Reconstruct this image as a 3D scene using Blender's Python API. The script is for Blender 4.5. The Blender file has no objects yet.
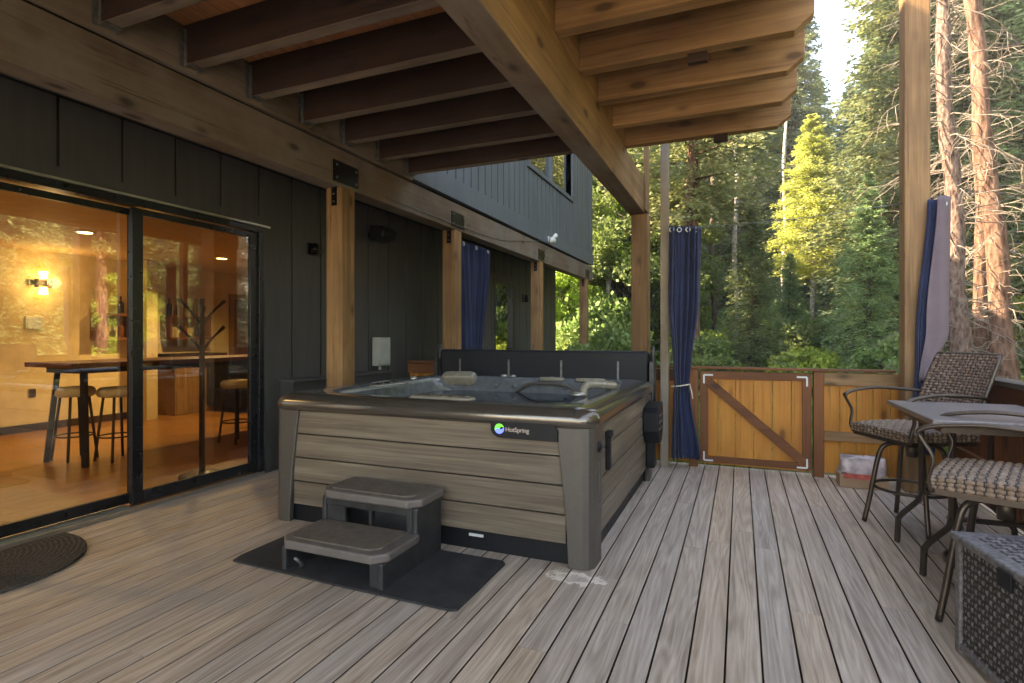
import bpy, math, random
import numpy as np
from mathutils import Vector, Matrix
R = math.radians; PI = math.pi
random.seed(7)
scene = bpy.context.scene
COL = scene.collection
H0 = 1.372
# ------------------------------------------------------------------ materials
MATS = {}
class NT:
    def __init__(s, name):
        s.m = bpy.data.materials.new(name); s.m.use_nodes = True
        s.t = s.m.node_tree; s.t.nodes.clear()
        s.out = s.n('ShaderNodeOutputMaterial')
        MATS[name] = s.m
    def n(s, typ, **kw):
        nd = s.t.nodes.new(typ)
        for k, v in kw.items():
            if k.startswith('i_'):
                key = k[2:]
                key = int(key) if key.isdigit() else key.replace('_', ' ')
                s.set(nd.inputs[key], v)
            else: setattr(nd, k, v)
        return nd
    def set(s, inp, v):
        if isinstance(v, bpy.types.NodeSocket): s.t.links.new(v, inp)
        else: inp.default_value = v
    def math(s, op, a, b=0.0, c=None):
        nd = s.n('ShaderNodeMath', operation=op)
        s.set(nd.inputs[0], a); s.set(nd.inputs[1], b)
        if c is not None: s.set(nd.inputs[2], c)
        return nd.outputs[0]
    def ramp(s, fac, stops):
        nd = s.n('ShaderNodeValToRGB'); s.set(nd.inputs[0], fac)
        el = nd.color_ramp.elements
        while len(el) < len(stops): el.new(0.5)
        for e, (p, c) in zip(el, stops):
            e.position = p; e.color = (*c, 1) if len(c) == 3 else c
        return nd.outputs[0]
    def mix(s, fac, a, b, blend='MIX'):
        nd = s.n('ShaderNodeMix', data_type='RGBA', blend_type=blend)
        s.set(nd.inputs[0], fac); s.set(nd.inputs[6], a); s.set(nd.inputs[7], b)
        return nd.outputs[2]
    def coords(s, scale=(1,1,1), kind='Object', rnd=False):
        tc = s.n('ShaderNodeTexCoord').outputs[kind]
        mp = s.n('ShaderNodeMapping'); s.set(mp.inputs[0], tc); mp.inputs[3].default_value = scale
        if rnd:
            oi = s.n('ShaderNodeObjectInfo')
            s.set(mp.inputs[1], s.math('MULTIPLY', oi.outputs['Random'], 37.0))
        return mp.outputs[0]
    def noise(s, co, scale, detail=4, rough=0.55, dist=0.0):
        nd = s.n('ShaderNodeTexNoise'); s.set(nd.inputs['Vector'], co)
        nd.inputs['Scale'].default_value = scale; nd.inputs['Detail'].default_value = detail
        nd.inputs['Roughness'].default_value = rough; nd.inputs['Distortion'].default_value = dist
        return nd.outputs[0]
    def bump(s, h, strength=0.3, dist=0.01):
        nd = s.n('ShaderNodeBump'); nd.inputs['Strength'].default_value = strength
        nd.inputs['Distance'].default_value = dist; s.set(nd.inputs['Height'], h)
        return nd.outputs[0]
    def principled(s, color, rough=0.5, metal=0.0, spec=0.5, normal=None, **kw):
        p = s.n('ShaderNodeBsdfPrincipled')
        s.set(p.inputs['Base Color'], color if isinstance(color, bpy.types.NodeSocket) else (*color, 1))
        s.set(p.inputs['Roughness'], rough); s.set(p.inputs['Metallic'], metal)
        s.set(p.inputs['Specular IOR Level'], spec)
        if normal is not None: s.set(p.inputs['Normal'], normal)
        for k, v in kw.items(): s.set(p.inputs[k.replace('_', ' ')], v)
        s.t.links.new(p.outputs[0], s.out.inputs[0])
        return p

def plain(name, c, rough=0.5, metal=0.0, spec=0.5, var=0.12, nscale=6, bump=0.1, bscale=60, **kw):
    t = NT(name); co = t.coords(rnd=True)
    n = t.noise(co, nscale, 5, 0.6)
    lo = tuple(x * (1 - var) for x in c); hi = tuple(min(1, x * (1 + var)) for x in c)
    col = t.ramp(n, [(0.3, lo), (0.7, hi)])
    rn = t.math('ADD', t.math('MULTIPLY', t.noise(co, nscale*3, 3), 0.2), rough - 0.1)
    t.principled(col, rn, metal, spec, t.bump(t.noise(co, bscale, 3), bump, 0.004), **kw)
    return t.m

def wood(name, c1, c2, axis, rough=0.7, knots=True, knotc=None, var=0.22, grey=None, fine=1.0, spec=0.3):
    t = NT(name)
    sc = [11*fine, 11*fine, 11*fine]; sc['xyz'.index(axis)] = 0.55*fine
    co = t.coords(tuple(sc), rnd=True)
    n1 = t.noise(co, 1.0, 6, 0.6, 1.2)
    sc2 = [70*fine]*3; sc2['xyz'.index(axis)] = 1.6*fine
    co2 = t.coords(tuple(sc2), rnd=True)
    n2 = t.noise(co2, 1.0, 4, 0.7, 0.3)
    f = t.math('ADD', t.math('MULTIPLY', n1, 0.6), t.math('MULTIPLY', n2, 0.4))
    mid = tuple((a+b)/2 for a, b in zip(c1, c2))
    col = t.ramp(f, [(0.32, c1), (0.5, mid), (0.68, c2)])
    con = t.coords((1,1,1), rnd=True)
    blot = t.noise(con, 1.7, 3, 0.5)
    col = t.mix(t.ramp(blot, [(0.35,(0,0,0)),(0.7,(0.55,0.55,0.55))]), col, tuple(x*0.62 for x in c1)+(1,))
    if grey:
        g = t.ramp(t.noise(con, 0.9, 5, 0.65), [(0.42,(0,0,0)),(0.66,(0.85,)*3)])
        col = t.mix(g, col, (*grey, 1))
    if knots:
        sk = [5.0]*3; sk['xyz'.index(axis)] = 2.3
        v = t.n('ShaderNodeTexVoronoi'); t.set(v.inputs['Vector'], t.coords(tuple(sk), rnd=True)); v.inputs['Scale'].default_value = 0.9
        k = t.ramp(v.outputs['Distance'], [(0.09,(1,1,1)),(0.14,(0.35,)*3),(0.22,(0,0,0))])
        kc = knotc or tuple(x*0.3 for x in c1)
        col = t.mix(t.math('MULTIPLY', k, 0.8), col, (*kc, 1))
    sk3 = [26*fine]*3; sk3['xyz'.index(axis)] = 0.7*fine
    n3 = t.noise(t.coords(tuple(sk3), rnd=True), 1.0, 2, 0.5, 0.2)
    col = t.mix(t.ramp(n3, [(0.635,(0,0,0)),(0.655,(0.6,)*3),(0.675,(0,0,0))]), col, tuple(x*0.25 for x in c1)+(1,))
    oi = t.n('ShaderNodeObjectInfo')
    hv = t.n('ShaderNodeHueSaturation'); t.set(hv.inputs['Color'], col)
    t.set(hv.inputs['Value'], t.math('ADD', t.math('MULTIPLY', oi.outputs['Random'], var), 1-var/2))
    t.principled(hv.outputs[0], t.math('ADD', t.math('MULTIPLY', n2, 0.3), rough-0.15), 0, spec, t.bump(f, 0.5, 0.006))
    return t.m

for ax in 'xyz':
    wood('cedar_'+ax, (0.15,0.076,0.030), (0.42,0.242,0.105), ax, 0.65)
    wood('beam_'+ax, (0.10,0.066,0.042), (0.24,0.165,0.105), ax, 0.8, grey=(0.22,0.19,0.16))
    wood('redwood_'+ax, (0.11,0.034,0.010), (0.23,0.08,0.022), ax, 0.6)
    wood('worn_'+ax, (0.13,0.095,0.07), (0.28,0.215,0.16), ax, 0.85)  # paler joist wood, deck bounce light put into the colour
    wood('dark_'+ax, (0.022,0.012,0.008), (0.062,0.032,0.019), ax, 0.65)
    wood('board_'+ax, (0.40,0.13,0.014), (0.68,0.295,0.045), ax, 0.55, fine=0.9)
    wood('brownbeam_'+ax, (0.07,0.05,0.035), (0.13,0.095,0.07), ax, 0.8)
wood('ceiling_wood', (0.42,0.15,0.05), (0.72,0.33,0.13), 'y', 0.6)
wood('oldpost', (0.20,0.15,0.095), (0.36,0.27,0.17), 'z', 0.8, grey=(0.3,0.27,0.22))

def siding(name, c):
    t = NT(name); co = t.coords((18,18,1.2))
    n = t.noise(co, 1, 5, 0.6, 0.5); n2 = t.noise(t.coords(), 1.2, 4)
    col = t.ramp(n, [(0.3, tuple(x*0.85 for x in c)), (0.7, tuple(x*1.15 for x in c))])
    col = t.mix(t.ramp(n2, [(0.4,(0,0,0)),(0.75,(0.35,)*3)]), col, (*(x*1.5 for x in c), 1))
    t.principled(col, 0.55, 0, 0.35, t.bump(n, 0.35, 0.004)); return t.m
siding('siding', (0.056,0.053,0.050))
plain('groove_shade', (0.008,0.008,0.008), 0.9)  # near-black wall behind the siding, groove shade put in as colour
plain('hole', (0.035,0.026,0.02), 0.9)  # dark colour painted on low weave cells for the shade of depth
siding('upper_siding', (0.088,0.103,0.114))

# deck boards
t = NT('deck')
co = t.coords((48,2.0,48)); at = t.n('ShaderNodeAttribute', attribute_name='rnd'); rv = at.outputs['Fac']
mp = t.n('ShaderNodeVectorMath', operation='ADD'); t.set(mp.inputs[0], co)
cb = t.n('ShaderNodeCombineXYZ'); t.set(cb.inputs[0], t.math('MULTIPLY', rv, 91.0)); t.set(cb.inputs[1], t.math('MULTIPLY', rv, 57.0)); t.set(mp.inputs[1], cb.outputs[0])
def vscale(v):
    q = t.n('ShaderNodeVectorMath', operation='MULTIPLY'); t.set(q.inputs[0], mp.outputs[0]); q.inputs[1].default_value = v; return q.outputs[0]
n1 = t.noise(vscale((2.8,2.0,2.8)), 1.0, 5, 0.65, 1.0)
n0 = t.noise(vscale((0.5,0.5,0.5)), 1.0, 4, 0.6, 1.2)
lowc = t.n('ShaderNodeVectorMath', operation='MULTIPLY'); t.set(lowc.inputs[0], mp.outputs[0]); lowc.inputs[1].default_value = (0.16,0.20,0.16)
nl = t.noise(lowc.outputs[0], 1.0, 2, 0.45, 0.4)
wvf = t.math('ADD', t.math('MULTIPLY', t.math('SINE', t.math('MULTIPLY', nl, 95.0)), 0.5), 0.5)
gr = t.math('ADD', t.math('ADD', t.math('MULTIPLY', n1, 0.34), t.math('MULTIPLY', n0, 0.54)), t.math('MULTIPLY', wvf, 0.10))
col = t.ramp(gr, [(0.30,(0.22,0.15,0.098)),(0.48,(0.41,0.305,0.215)),(0.66,(0.58,0.455,0.34))])
big = t.noise(t.coords((1,0.6,1)), 1.1, 4, 0.6)
col = t.mix(t.ramp(big, [(0.4,(0,0,0)),(0.7,(0.3,)*3)]), col, (0.25,0.20,0.155,1))
hv = t.n('ShaderNodeHueSaturation'); t.set(hv.inputs['Color'], col); t.set(hv.inputs['Value'], t.math('ADD', t.math('MULTIPLY', rv, 0.16), 0.92)); t.set(hv.inputs['Saturation'], t.math('ADD', t.math('MULTIPLY', rv, 0.3), 0.8))
col = hv.outputs[0]
# mineral stain by the tub foot
sp = t.n('ShaderNodeSeparateXYZ'); t.set(sp.inputs[0], t.n('ShaderNodeTexCoord').outputs['Object'])
dx = t.math('MULTIPLY', t.math('ADD', sp.outputs[0], 0.86), 5.6); dy = t.math('MULTIPLY', t.math('ADD', sp.outputs[1], -3.02), 11.0)
dd = t.math('SQRT', t.math('ADD', t.math('MULTIPLY', dx, dx), t.math('MULTIPLY', dy, dy)))
sn = t.noise(t.coords(), 22, 5, 0.7)
sm = t.ramp(t.math('SUBTRACT', t.math('MULTIPLY', sn, 2.0), dd), [(0.12,(0,0,0)),(0.22,(0.85,)*3),(0.4,(0.8,)*3),(0.7,(0.2,)*3)])
col = t.mix(sm, col, (0.78,0.68,0.55,1))
t.principled(col, t.math('ADD', t.math('MULTIPLY', n1, 0.25), 0.42), 0, 0.4, t.bump(gr, 0.4, 0.004))

plain('black_metal', (0.012,0.012,0.013), 0.35, 0.6, bump=0.05)
plain('door_frame', (0.012,0.013,0.014), 0.3, 0.3, bump=0.03)
plain('alu', (0.45,0.44,0.40), 0.35, 0.9)
plain('galv', (0.18,0.18,0.17), 0.5, 0.8, nscale=25, var=0.4)
plain('bronze', (0.085,0.062,0.045), 0.42, 0.7, bump=0.15)
plain('chrome', (0.7,0.7,0.7), 0.15, 1.0)
plain('black_plastic', (0.007,0.007,0.008), 0.45, 0, 0.25, bump=0.15)
plain('vinyl', (0.007,0.008,0.011), 0.5, 0, 0.3, nscale=3, bump=0.5, bscale=9)
plain('grey_box', (0.33,0.34,0.31), 0.5)
plain('white_plastic', (0.6,0.6,0.57), 0.4)
plain('soffit', (0.03,0.03,0.028), 0.7)
plain('shade_roofing', (0.06,0.06,0.065), 0.85, nscale=20)
plain('plaster', (0.66,0.52,0.27), 0.7)
plain('ceiling_paint', (0.60,0.42,0.20), 0.7)
plain('rug', (0.42,0.30,0.17), 0.95, nscale=30, bump=0.6, bscale=200)
plain('cushion', (0.55,0.42,0.22), 0.8)
plain('card', (0.33,0.2,0.11), 0.8)
plain('red_print', (0.42,0.07,0.05), 0.5, var=0.5, nscale=20)
plain('plastic_bag', (0.45,0.36,0.34), 0.35, nscale=9, var=0.5, bump=0.8, bscale=14)
plain('bottle_brown', (0.16,0.05,0.01), 0.1)
plain('bottle_clear', (0.35,0.27,0.15), 0.1)
plain('bottle_dark', (0.02,0.02,0.02), 0.15)
plain('rope', (0.55,0.48,0.36), 0.9)
plain('table_stone', (0.15,0.125,0.115), 0.38, nscale=40, var=0.35)
plain('tread', (0.11,0.085,0.062), 0.75, nscale=18, var=0.3, bump=0.9, bscale=170)
plain('tread_trim', (0.12,0.10,0.085), 0.4, var=0.2)
plain('step_body', (0.026,0.025,0.024), 0.42, nscale=9, var=0.6, bump=0.3)
plain('tub_corner', (0.085,0.072,0.058), 0.42, 0.25, nscale=30, var=0.08, bump=0.25, bscale=240)
plain('pillow', (0.22,0.19,0.14), 0.25)
plain('rim_shell', (0.14,0.12,0.095), 0.17, 0.7, 0.8, nscale=3, bump=0.02, bscale=30)
plain('acrylic', (0.13,0.14,0.145), 0.12, 0.1, 0.8, nscale=14, var=0.25, bump=0.02)
plain('wire', (0.15,0.16,0.16), 0.4, 0.8)
plain('lining', (0.135,0.10,0.112), 0.85, nscale=4, bump=0.3, bscale=300)
plain('rock', (0.2,0.19,0.17), 0.9)

# mats
t = NT('rubber_mat'); co = t.coords(); n = t.noise(co, 300, 2); n2 = t.noise(co, 7, 4)
col = t.mix(t.ramp(n,[(0.5,(0,0,0)),(0.8,(0.6,)*3)]), t.ramp(n2,[(0.3,(0.014,)*3),(0.75,(0.04,0.037,0.033))]), (0.09,0.085,0.08,1))
t.principled(col, 0.85, 0, 0.3, t.bump(n, 1.0, 0.004))
t = NT('coir'); tc = t.n('ShaderNodeTexCoord').outputs['Object']
w = t.n('ShaderNodeTexWave', wave_type='RINGS', rings_direction='Z'); t.set(w.inputs['Vector'], tc); w.inputs['Scale'].default_value = 11; w.inputs['Distortion'].default_value = 3; w.inputs['Detail'].default_value = 2
n = t.noise(tc, 120, 3)
f = t.math('MULTIPLY', t.math('ADD', t.math('MULTIPLY', w.outputs['Fac'], 0.3), 0.7), n)
t.principled(t.ramp(f, [(0.2,(0.012,0.010,0.008)),(0.6,(0.12,0.10,0.08))]), 0.95, 0, 0.1, t.bump(f, 1.0, 0.012))

# tub cabinet planks
def tub_wood(name, ax):
    t = NT(name)
    s = [34,34,34]; s['xyz'.index(ax)] = 0.9
    co = t.coords(tuple(s)); n = t.noise(co, 1.0, 6, 0.65, 1.0)
    s2 = [7,7,7]; s2['xyz'.index(ax)] = 0.7
    n2 = t.noise(t.coords(tuple(s2)), 1, 4, 0.5, 0.8)
    f = t.math('ADD', t.math('MULTIPLY', n, 0.6), t.math('MULTIPLY', n2, 0.4))
    col = t.ramp(f, [(0.3,(0.06,0.043,0.028)),(0.5,(0.135,0.102,0.068)),(0.7,(0.24,0.19,0.13))])
    t.principled(col, 0.55, 0, 0.35, t.bump(f, 0.4, 0.003))
tub_wood('tub_x', 'x'); tub_wood('tub_y', 'y')

# fabric
t = NT('curtain_blue'); co = t.coords(rnd=True); n = t.noise(co, 2.5, 4)
t.principled(t.ramp(n, [(0.3,(0.006,0.010,0.032)),(0.75,(0.016,0.025,0.068))]), 0.75, 0, 0.3, t.bump(t.noise(co, 25, 4), 0.25, 0.01), **{'Sheen Weight':0.12})
# wicker
def wick(name, c1, c2, c3):
    t = NT(name); co = t.coords((1,1,1), rnd=True)
    n = t.noise(co, 45, 3, 0.6); n2 = t.noise(co, 6, 2)
    col = t.ramp(n, [(0.3,c1),(0.5,c2),(0.72,c3)])
    t.principled(col, 0.6, 0, 0.3, t.bump(t.noise(co, 260, 2), 0.3, 0.002))
wick('wicker', (0.07,0.042,0.028),(0.15,0.092,0.06),(0.28,0.185,0.13))
wick('wicker_light', (0.11,0.065,0.038),(0.20,0.13,0.082),(0.30,0.21,0.14))
wick('wicker_dark', (0.07,0.061,0.056),(0.13,0.117,0.108),(0.20,0.18,0.168))

# glass (thin pane: mirror part grows with angle, the rest goes straight through)
def pane(name, tint, r0, power=3.5, gain=0.9):
    t = NT(name)
    lw = t.n('ShaderNodeLayerWeight'); lw.inputs[0].default_value = 0.5
    f = t.math('ADD', t.math('MULTIPLY', t.math('POWER', lw.outputs['Facing'], power), gain), r0)
    f = t.math('MINIMUM', f, 0.95)
    tr = t.n('ShaderNodeBsdfTransparent'); tr.inputs[0].default_value = (*tint, 1)
    gl = t.n('ShaderNodeBsdfGlossy'); gl.inputs['Roughness'].default_value = 0.0; gl.inputs[0].default_value = (1,1,1,1)
    mx = t.n('ShaderNodeMixShader'); t.set(mx.inputs[0], f); t.set(mx.inputs[1], tr.outputs[0]); t.set(mx.inputs[2], gl.outputs[0])
    t.t.links.new(mx.outputs[0], t.out.inputs[0])
pane('door_glass', (0.90,0.91,0.88), 0.16)
pane('screen_glass', (0.66,0.66,0.62), 0.10)
pane('mirror_glass', (0.12,0.15,0.15), 0.35)
t = NT('water'); co = t.coords()
t.principled((0.02,0.035,0.045), 0.03, 0, 0.7, t.bump(t.noise(co, 5, 2), 0.06, 0.02))

def emit(name, c, s):
    t = NT(name); e = t.n('ShaderNodeEmission'); e.inputs[0].default_value = (*c,1); e.inputs[1].default_value = s
    t.t.links.new(e.outputs[0], t.out.inputs[0])
emit('lamp_glow', (1.0,0.62,0.2), 2.5); emit('can_glow', (1.0,0.66,0.3), 2)
emit('led_green', (0.1,1.0,0.12), 0.16); emit('led_blue', (0.1,0.18,1.0), 0.25); emit('badge_text', (0.75,0.75,0.8), 0.05)

# nature
def leaf(name, c1, c2, c3, trans=0.48, ns=0.9):
    t = NT(name); co = t.coords(rnd=True)
    n = t.noise(co, ns, 4, 0.65); n2 = t.noise(co, 9, 2)
    f = t.math('ADD', t.math('MULTIPLY', n, 0.65), t.math('MULTIPLY', n2, 0.35))
    col = t.ramp(f, [(0.3,c1),(0.5,c2),(0.7,c3)])
    oi = t.n('ShaderNodeObjectInfo'); hv = t.n('ShaderNodeHueSaturation'); t.set(hv.inputs['Color'], col)
    t.set(hv.inputs['Hue'], t.math('ADD', t.math('MULTIPLY', oi.outputs['Random'], 0.05), 0.475))
    t.set(hv.inputs['Value'], t.math('ADD', t.math('MULTIPLY', oi.outputs['Random'], 0.5), 0.8))
    c = hv.outputs[0]
    d = t.n('ShaderNodeBsdfPrincipled'); t.set(d.inputs['Base Color'], c); d.inputs['Roughness'].default_value = 0.55; d.inputs['Specular IOR Level'].default_value = 0.3
    tr = t.n('ShaderNodeBsdfTranslucent'); t.set(tr.inputs[0], c)
    mx = t.n('ShaderNodeMixShader'); mx.inputs[0].default_value = trans
    t.set(mx.inputs[1], d.outputs[0]); t.set(mx.inputs[2], tr.outputs[0]); t.t.links.new(mx.outputs[0], t.out.inputs[0])
leaf('needles', (0.075,0.12,0.045),(0.17,0.225,0.085),(0.34,0.38,0.16))
leaf('needles_blue', (0.06,0.12,0.065),(0.14,0.21,0.12),(0.29,0.35,0.20))
leaf('needles_olive', (0.10,0.12,0.045),(0.22,0.24,0.09),(0.38,0.38,0.17))
leaf('leaf_yellow', (0.24,0.28,0.05),(0.36,0.39,0.09),(0.48,0.48,0.16), 0.45)
leaf('leaf_green', (0.08,0.15,0.04),(0.18,0.26,0.075),(0.34,0.40,0.14), 0.4)
leaf('leaf_lime', (0.13,0.20,0.025),(0.26,0.34,0.05),(0.44,0.48,0.11), 0.45)
leaf('fern', (0.09,0.15,0.03),(0.19,0.27,0.05),(0.36,0.40,0.10), 0.45, 0.4)
def bark(name, c1, c2, c3, sc=(9,9,2.2)):
    t = NT(name); co = t.coords(sc, rnd=True)
    n = t.noise(co, 1.2, 6, 0.7, 0.6)
    v = t.n('ShaderNodeTexVoronoi'); t.set(v.inputs['Vector'], co); v.inputs['Scale'].default_value = 1.6
    f = t.math('ADD', t.math('MULTIPLY', n, 0.7), t.math('MULTIPLY', v.outputs['Distance'], 0.3))
    t.principled(t.ramp(f, [(0.3,c1),(0.48,c2),(0.68,c3)]), 0.9, 0, 0.2, t.bump(f, 1.0, 0.05))
bark('bark_pink', (0.035,0.022,0.016),(0.15,0.095,0.07),(0.27,0.195,0.15), (14,14,5))
bark('bark_orange', (0.025,0.014,0.009),(0.135,0.072,0.045),(0.25,0.145,0.095))
bark('bark_brown', (0.03,0.022,0.016),(0.09,0.065,0.045),(0.18,0.14,0.10))
bark('bark_pale', (0.12,0.10,0.08),(0.38,0.35,0.30),(0.55,0.52,0.46), (6,6,9))
plain('twig', (0.20,0.16,0.12), 0.9, var=0.4, nscale=3)
t = NT('forest_floor'); co = t.coords(); n = t.noise(co, 0.35, 6, 0.65); n2 = t.noise(co, 9, 5, 0.7)
col = t.ramp(t.math('ADD', t.math('MULTIPLY', n, 0.6), t.math('MULTIPLY', n2, 0.4)), [(0.35,(0.035,0.05,0.015)),(0.5,(0.09,0.085,0.035)),(0.65,(0.16,0.12,0.07))])
t.principled(col, 0.95, 0, 0.1, t.bump(n2, 0.8, 0.05))
plain('bounce_gravel', (0.33,0.29,0.24), 0.9, nscale=40, var=0.3, bump=0.8)
wood('floor_wood', (0.26,0.10,0.025), (0.50,0.23,0.065), 'y', 0.32, fine=0.8, spec=0.6)

# ------------------------------------------------------------------ mesh helpers
class MB:
    def __init__(s): s.v = []; s.f = []; s.sm = []; s.dark = set()
    def add(s, V, F, smooth=False):
        b = len(s.v); s.v += [tuple(p) for p in V]; s.f += [tuple(i+b for i in f) for f in F]; s.sm += [smooth]*len(F); return s
    def box(s, x0, x1, y0, y1, z0, z1):
        V = [(x,y,z) for x in (x0,x1) for y in (y0,y1) for z in (z0,z1)]
        return s.add(V, [(0,1,3,2),(4,6,7,5),(0,4,5,1),(2,3,7,6),(0,2,6,4),(1,5,7,3)])
    def obox(s, c, sx, sy, sz, M):
        V = [tuple(Vector(c) + M @ Vector((x*sx/2,y*sy/2,z*sz/2))) for x in (-1,1) for y in (-1,1) for z in (-1,1)]
        return s.add(V, [(0,1,3,2),(4,6,7,5),(0,4,5,1),(2,3,7,6),(0,2,6,4),(1,5,7,3)])
    def prism(s, pts, axis, a, b):
        # pts 2D outline in the plane normal to axis; extruded a..b
        n = len(pts)
        def P(p, w):
            return {'x':(w,p[0],p[1]), 'y':(p[0],w,p[1]), 'z':(p[0],p[1],w)}[axis]
        V = [P(p,a) for p in pts] + [P(p,b) for p in pts]
        F = [tuple(range(n))[::-1], tuple(range(n,2*n))] + [(i,(i+1)%n,n+(i+1)%n,n+i) for i in range(n)]
        return s.add(V, F)
    def tube(s, pts, r, n=8, cap=True, smooth=True, flat=None):
        pts = [Vector(p) for p in pts]; m = len(pts)
        rr = r if isinstance(r, (list,tuple)) else [r]*m
        V = []; up = Vector((0,0,1)); prev = None
        for i, p in enumerate(pts):
            d = (pts[min(i+1,m-1)] - pts[max(i-1,0)]).normalized()
            if prev is None:
                a = d.cross(up)
                if a.length < 1e-3: a = d.cross(Vector((1,0,0)))
            else: a = prev - d*prev.dot(d)
            a.normalize(); prev = a; b = d.cross(a)
            for k in range(n):
                t = 2*PI*k/n
                V.append(p + a*math.cos(t)*rr[i]*(flat[0] if flat else 1) + b*math.sin(t)*rr[i]*(flat[1] if flat else 1))
        F = [(i*n+k, i*n+(k+1)%n, (i+1)*n+(k+1)%n, (i+1)*n+k) for i in range(m-1) for k in range(n)]
        if cap: F += [tuple(range(n))[::-1], tuple(range((m-1)*n, m*n))]
        return s.add(V, F, smooth)
    def lathe(s, prof, c=(0,0,0), n=24, smooth=True):
        V = []; m = len(prof)
        for r, z in prof:
            for k in range(n): V.append((c[0]+r*math.cos(2*PI*k/n), c[1]+r*math.sin(2*PI*k/n), c[2]+z))
        F = [(i*n+k, i*n+(k+1)%n, (i+1)*n+(k+1)%n, (i+1)*n+k) for i in range(m-1) for k in range(n)]
        F += [tuple(range(n))[::-1], tuple(range((m-1)*n, m*n))]
        return s.add(V, F, smooth)
    def grid(s, fn, nu, nv, smooth=True):
        V = [fn(i/nu, j/nv) for i in range(nu+1) for j in range(nv+1)]
        F = [(i*(nv+1)+j, (i+1)*(nv+1)+j, (i+1)*(nv+1)+j+1, i*(nv+1)+j+1) for i in range(nu) for j in range(nv)]
        return s.add(V, F, smooth)
def weave(mb, fn, cu, cv, amp, res=6, thr=0.22):
    nu = cu*res; nv = cv*res; base = len(mb.f)
    mb.grid(lambda u, v: fn(u, v, weave_h(u*cu, v*cv, amp)), nu, nv)
    for i in range(nu):
        for j in range(nv):
            if weave_h((i+0.5)/res, (j+0.5)/res, 1.0) < thr: mb.dark.add(base+i*nv+j)
OFF = {}
def tagit(o, label=None, cat=None, group=None, kind=None):
    if label: o['label'] = label
    if cat: o['category'] = cat
    if group: o['group'] = group
    if kind: o['kind'] = kind
    return o
def thing(name, label, cat, loc=(0,0,0), rz=0, group=None):
    o = bpy.data.objects.new(name, None); COL.objects.link(o); o.location = loc; o.rotation_euler = (0,0,rz)
    o.empty_display_size = 0.1
    OFF[o.name] = Vector(loc); return tagit(o, label, cat, group)
def obj(name, mb, mat, parent=None, world=True, bevel=0, seg=2, extra=None, off=None):
    base = OFF.get(parent.name, Vector((0,0,0))) if (parent is not None and world) else Vector((0,0,0))
    if off is not None: base = Vector(off)
    me = bpy.data.meshes.new(name)
    V = [(p[0]-base.x, p[1]-base.y, p[2]-base.z) for p in mb.v]
    me.from_pydata(V, [], mb.f)
    mats = mat if isinstance(mat, list) else [mat]
    for m in mats: me.materials.append(MATS[m])
    if len(mb.sm) == len(me.polygons): me.polygons.foreach_set('use_smooth', mb.sm)
    if mb.dark:
        me.materials.append(MATS['hole'])  # dark colour standing in for the shade of depth in low weave cells
        for k in mb.dark: me.polygons[k].material_index = 1
    if extra: extra(me)
    me.update()
    o = bpy.data.objects.new(name, me); COL.objects.link(o)
    if parent is not None: o.parent = parent; OFF[o.name] = OFF.get(parent.name, Vector((0,0,0))) if world else Vector((0,0,0))
    else:
        if off is not None: o.location = off
        OFF[o.name] = Vector(off) if off is not None else Vector((0,0,0))
    if bevel:
        b = o.modifiers.new('bevel','BEVEL'); b.width = bevel; b.segments = seg; b.limit_method = 'ANGLE'; b.angle_limit = R(40)
    return o
def struct(name, mb, mat, **kw):
    return tagit(obj(name, mb, mat, None, **kw), kind='structure')
def bx(*a): return MB().box(*a)
def catmull(P, n=6):
    P = [Vector(p) for p in P]; Q = [P[0]*2-P[1]] + P + [P[-1]*2-P[-2]]; out = []
    for i in range(1, len(Q)-2):
        a,b,c,d = Q[i-1:i+3]
        for k in range(n):
            t = k/n; out.append(0.5*((2*b)+(c-a)*t+(2*a-5*b+4*c-d)*t*t+(3*b-a-3*c+d)*t**3))
    out.append(P[-1]); return out
def part_copy(o, loc, parent=None, label=None):
    c = o.copy(); COL.objects.link(c); c.location = loc
    if parent is not None: c.parent = parent
    OFF[c.name] = OFF.get(o.name, Vector((0,0,0)))
    return c
def copy_tree(o, loc, rz=0, scale=1, label=None, group=None):
    r = o.copy(); COL.objects.link(r); r.location = loc; r.rotation_euler = (0,0,rz)
    r.scale = (scale,)*3 if not isinstance(scale, tuple) else scale
    if label: r['label'] = label
    if group: r['group'] = group
    for ch in list(o.children):
        c = ch.copy(); COL.objects.link(c); c.parent = r
        for g in list(ch.children):
            d = g.copy(); COL.objects.link(d); d.parent = c
    return r

# ------------------------------------------------------------------ DECK
PITCH = 0.1436
mb = MB(); rnds = []
rd = random.Random(3)
k0 = int(math.floor((-4.42+0.0578)/PITCH)); k1 = int(math.ceil((1.95+0.0578)/PITCH))
for k in range(k0, k1):
    xa = -0.0578 + k*PITCH + 0.004; xb = xa + PITCH - 0.008
    cuts = [-2.6]; y = -2.6 + rd.uniform(0.5, 4)
    while y < 5.6: cuts.append(y); y += rd.uniform(2.4, 4.9)
    cuts.append(6.24)
    for a, b in zip(cuts[:-1], cuts[1:]):
        r = rd.random(); n0 = len(mb.f)
        # board with softly eased edges
        e = 0.003
        pts = [(xa,-0.025),(xa,-e),(xa+e,0),(xb-e,0),(xb,-e),(xb,-0.025)]
        mb.prism(pts, 'y', a+0.0012, b-0.0012)
        rnds += [r]*(len(mb.f)-n0)
def fa(me):
    at = me.attributes.new('rnd', 'FLOAT', 'FACE'); at.data.foreach_set('value', rnds)
    if len(me.materials) > 1:
        for p in me.polygons:
            if abs(p.normal.x) > 0.9: p.material_index = 1   # board sides use the dark wood so the gaps read as dark lines
struct('deck_floor', mb, ['deck','dark_y'], extra=fa)
mb = MB()
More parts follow.
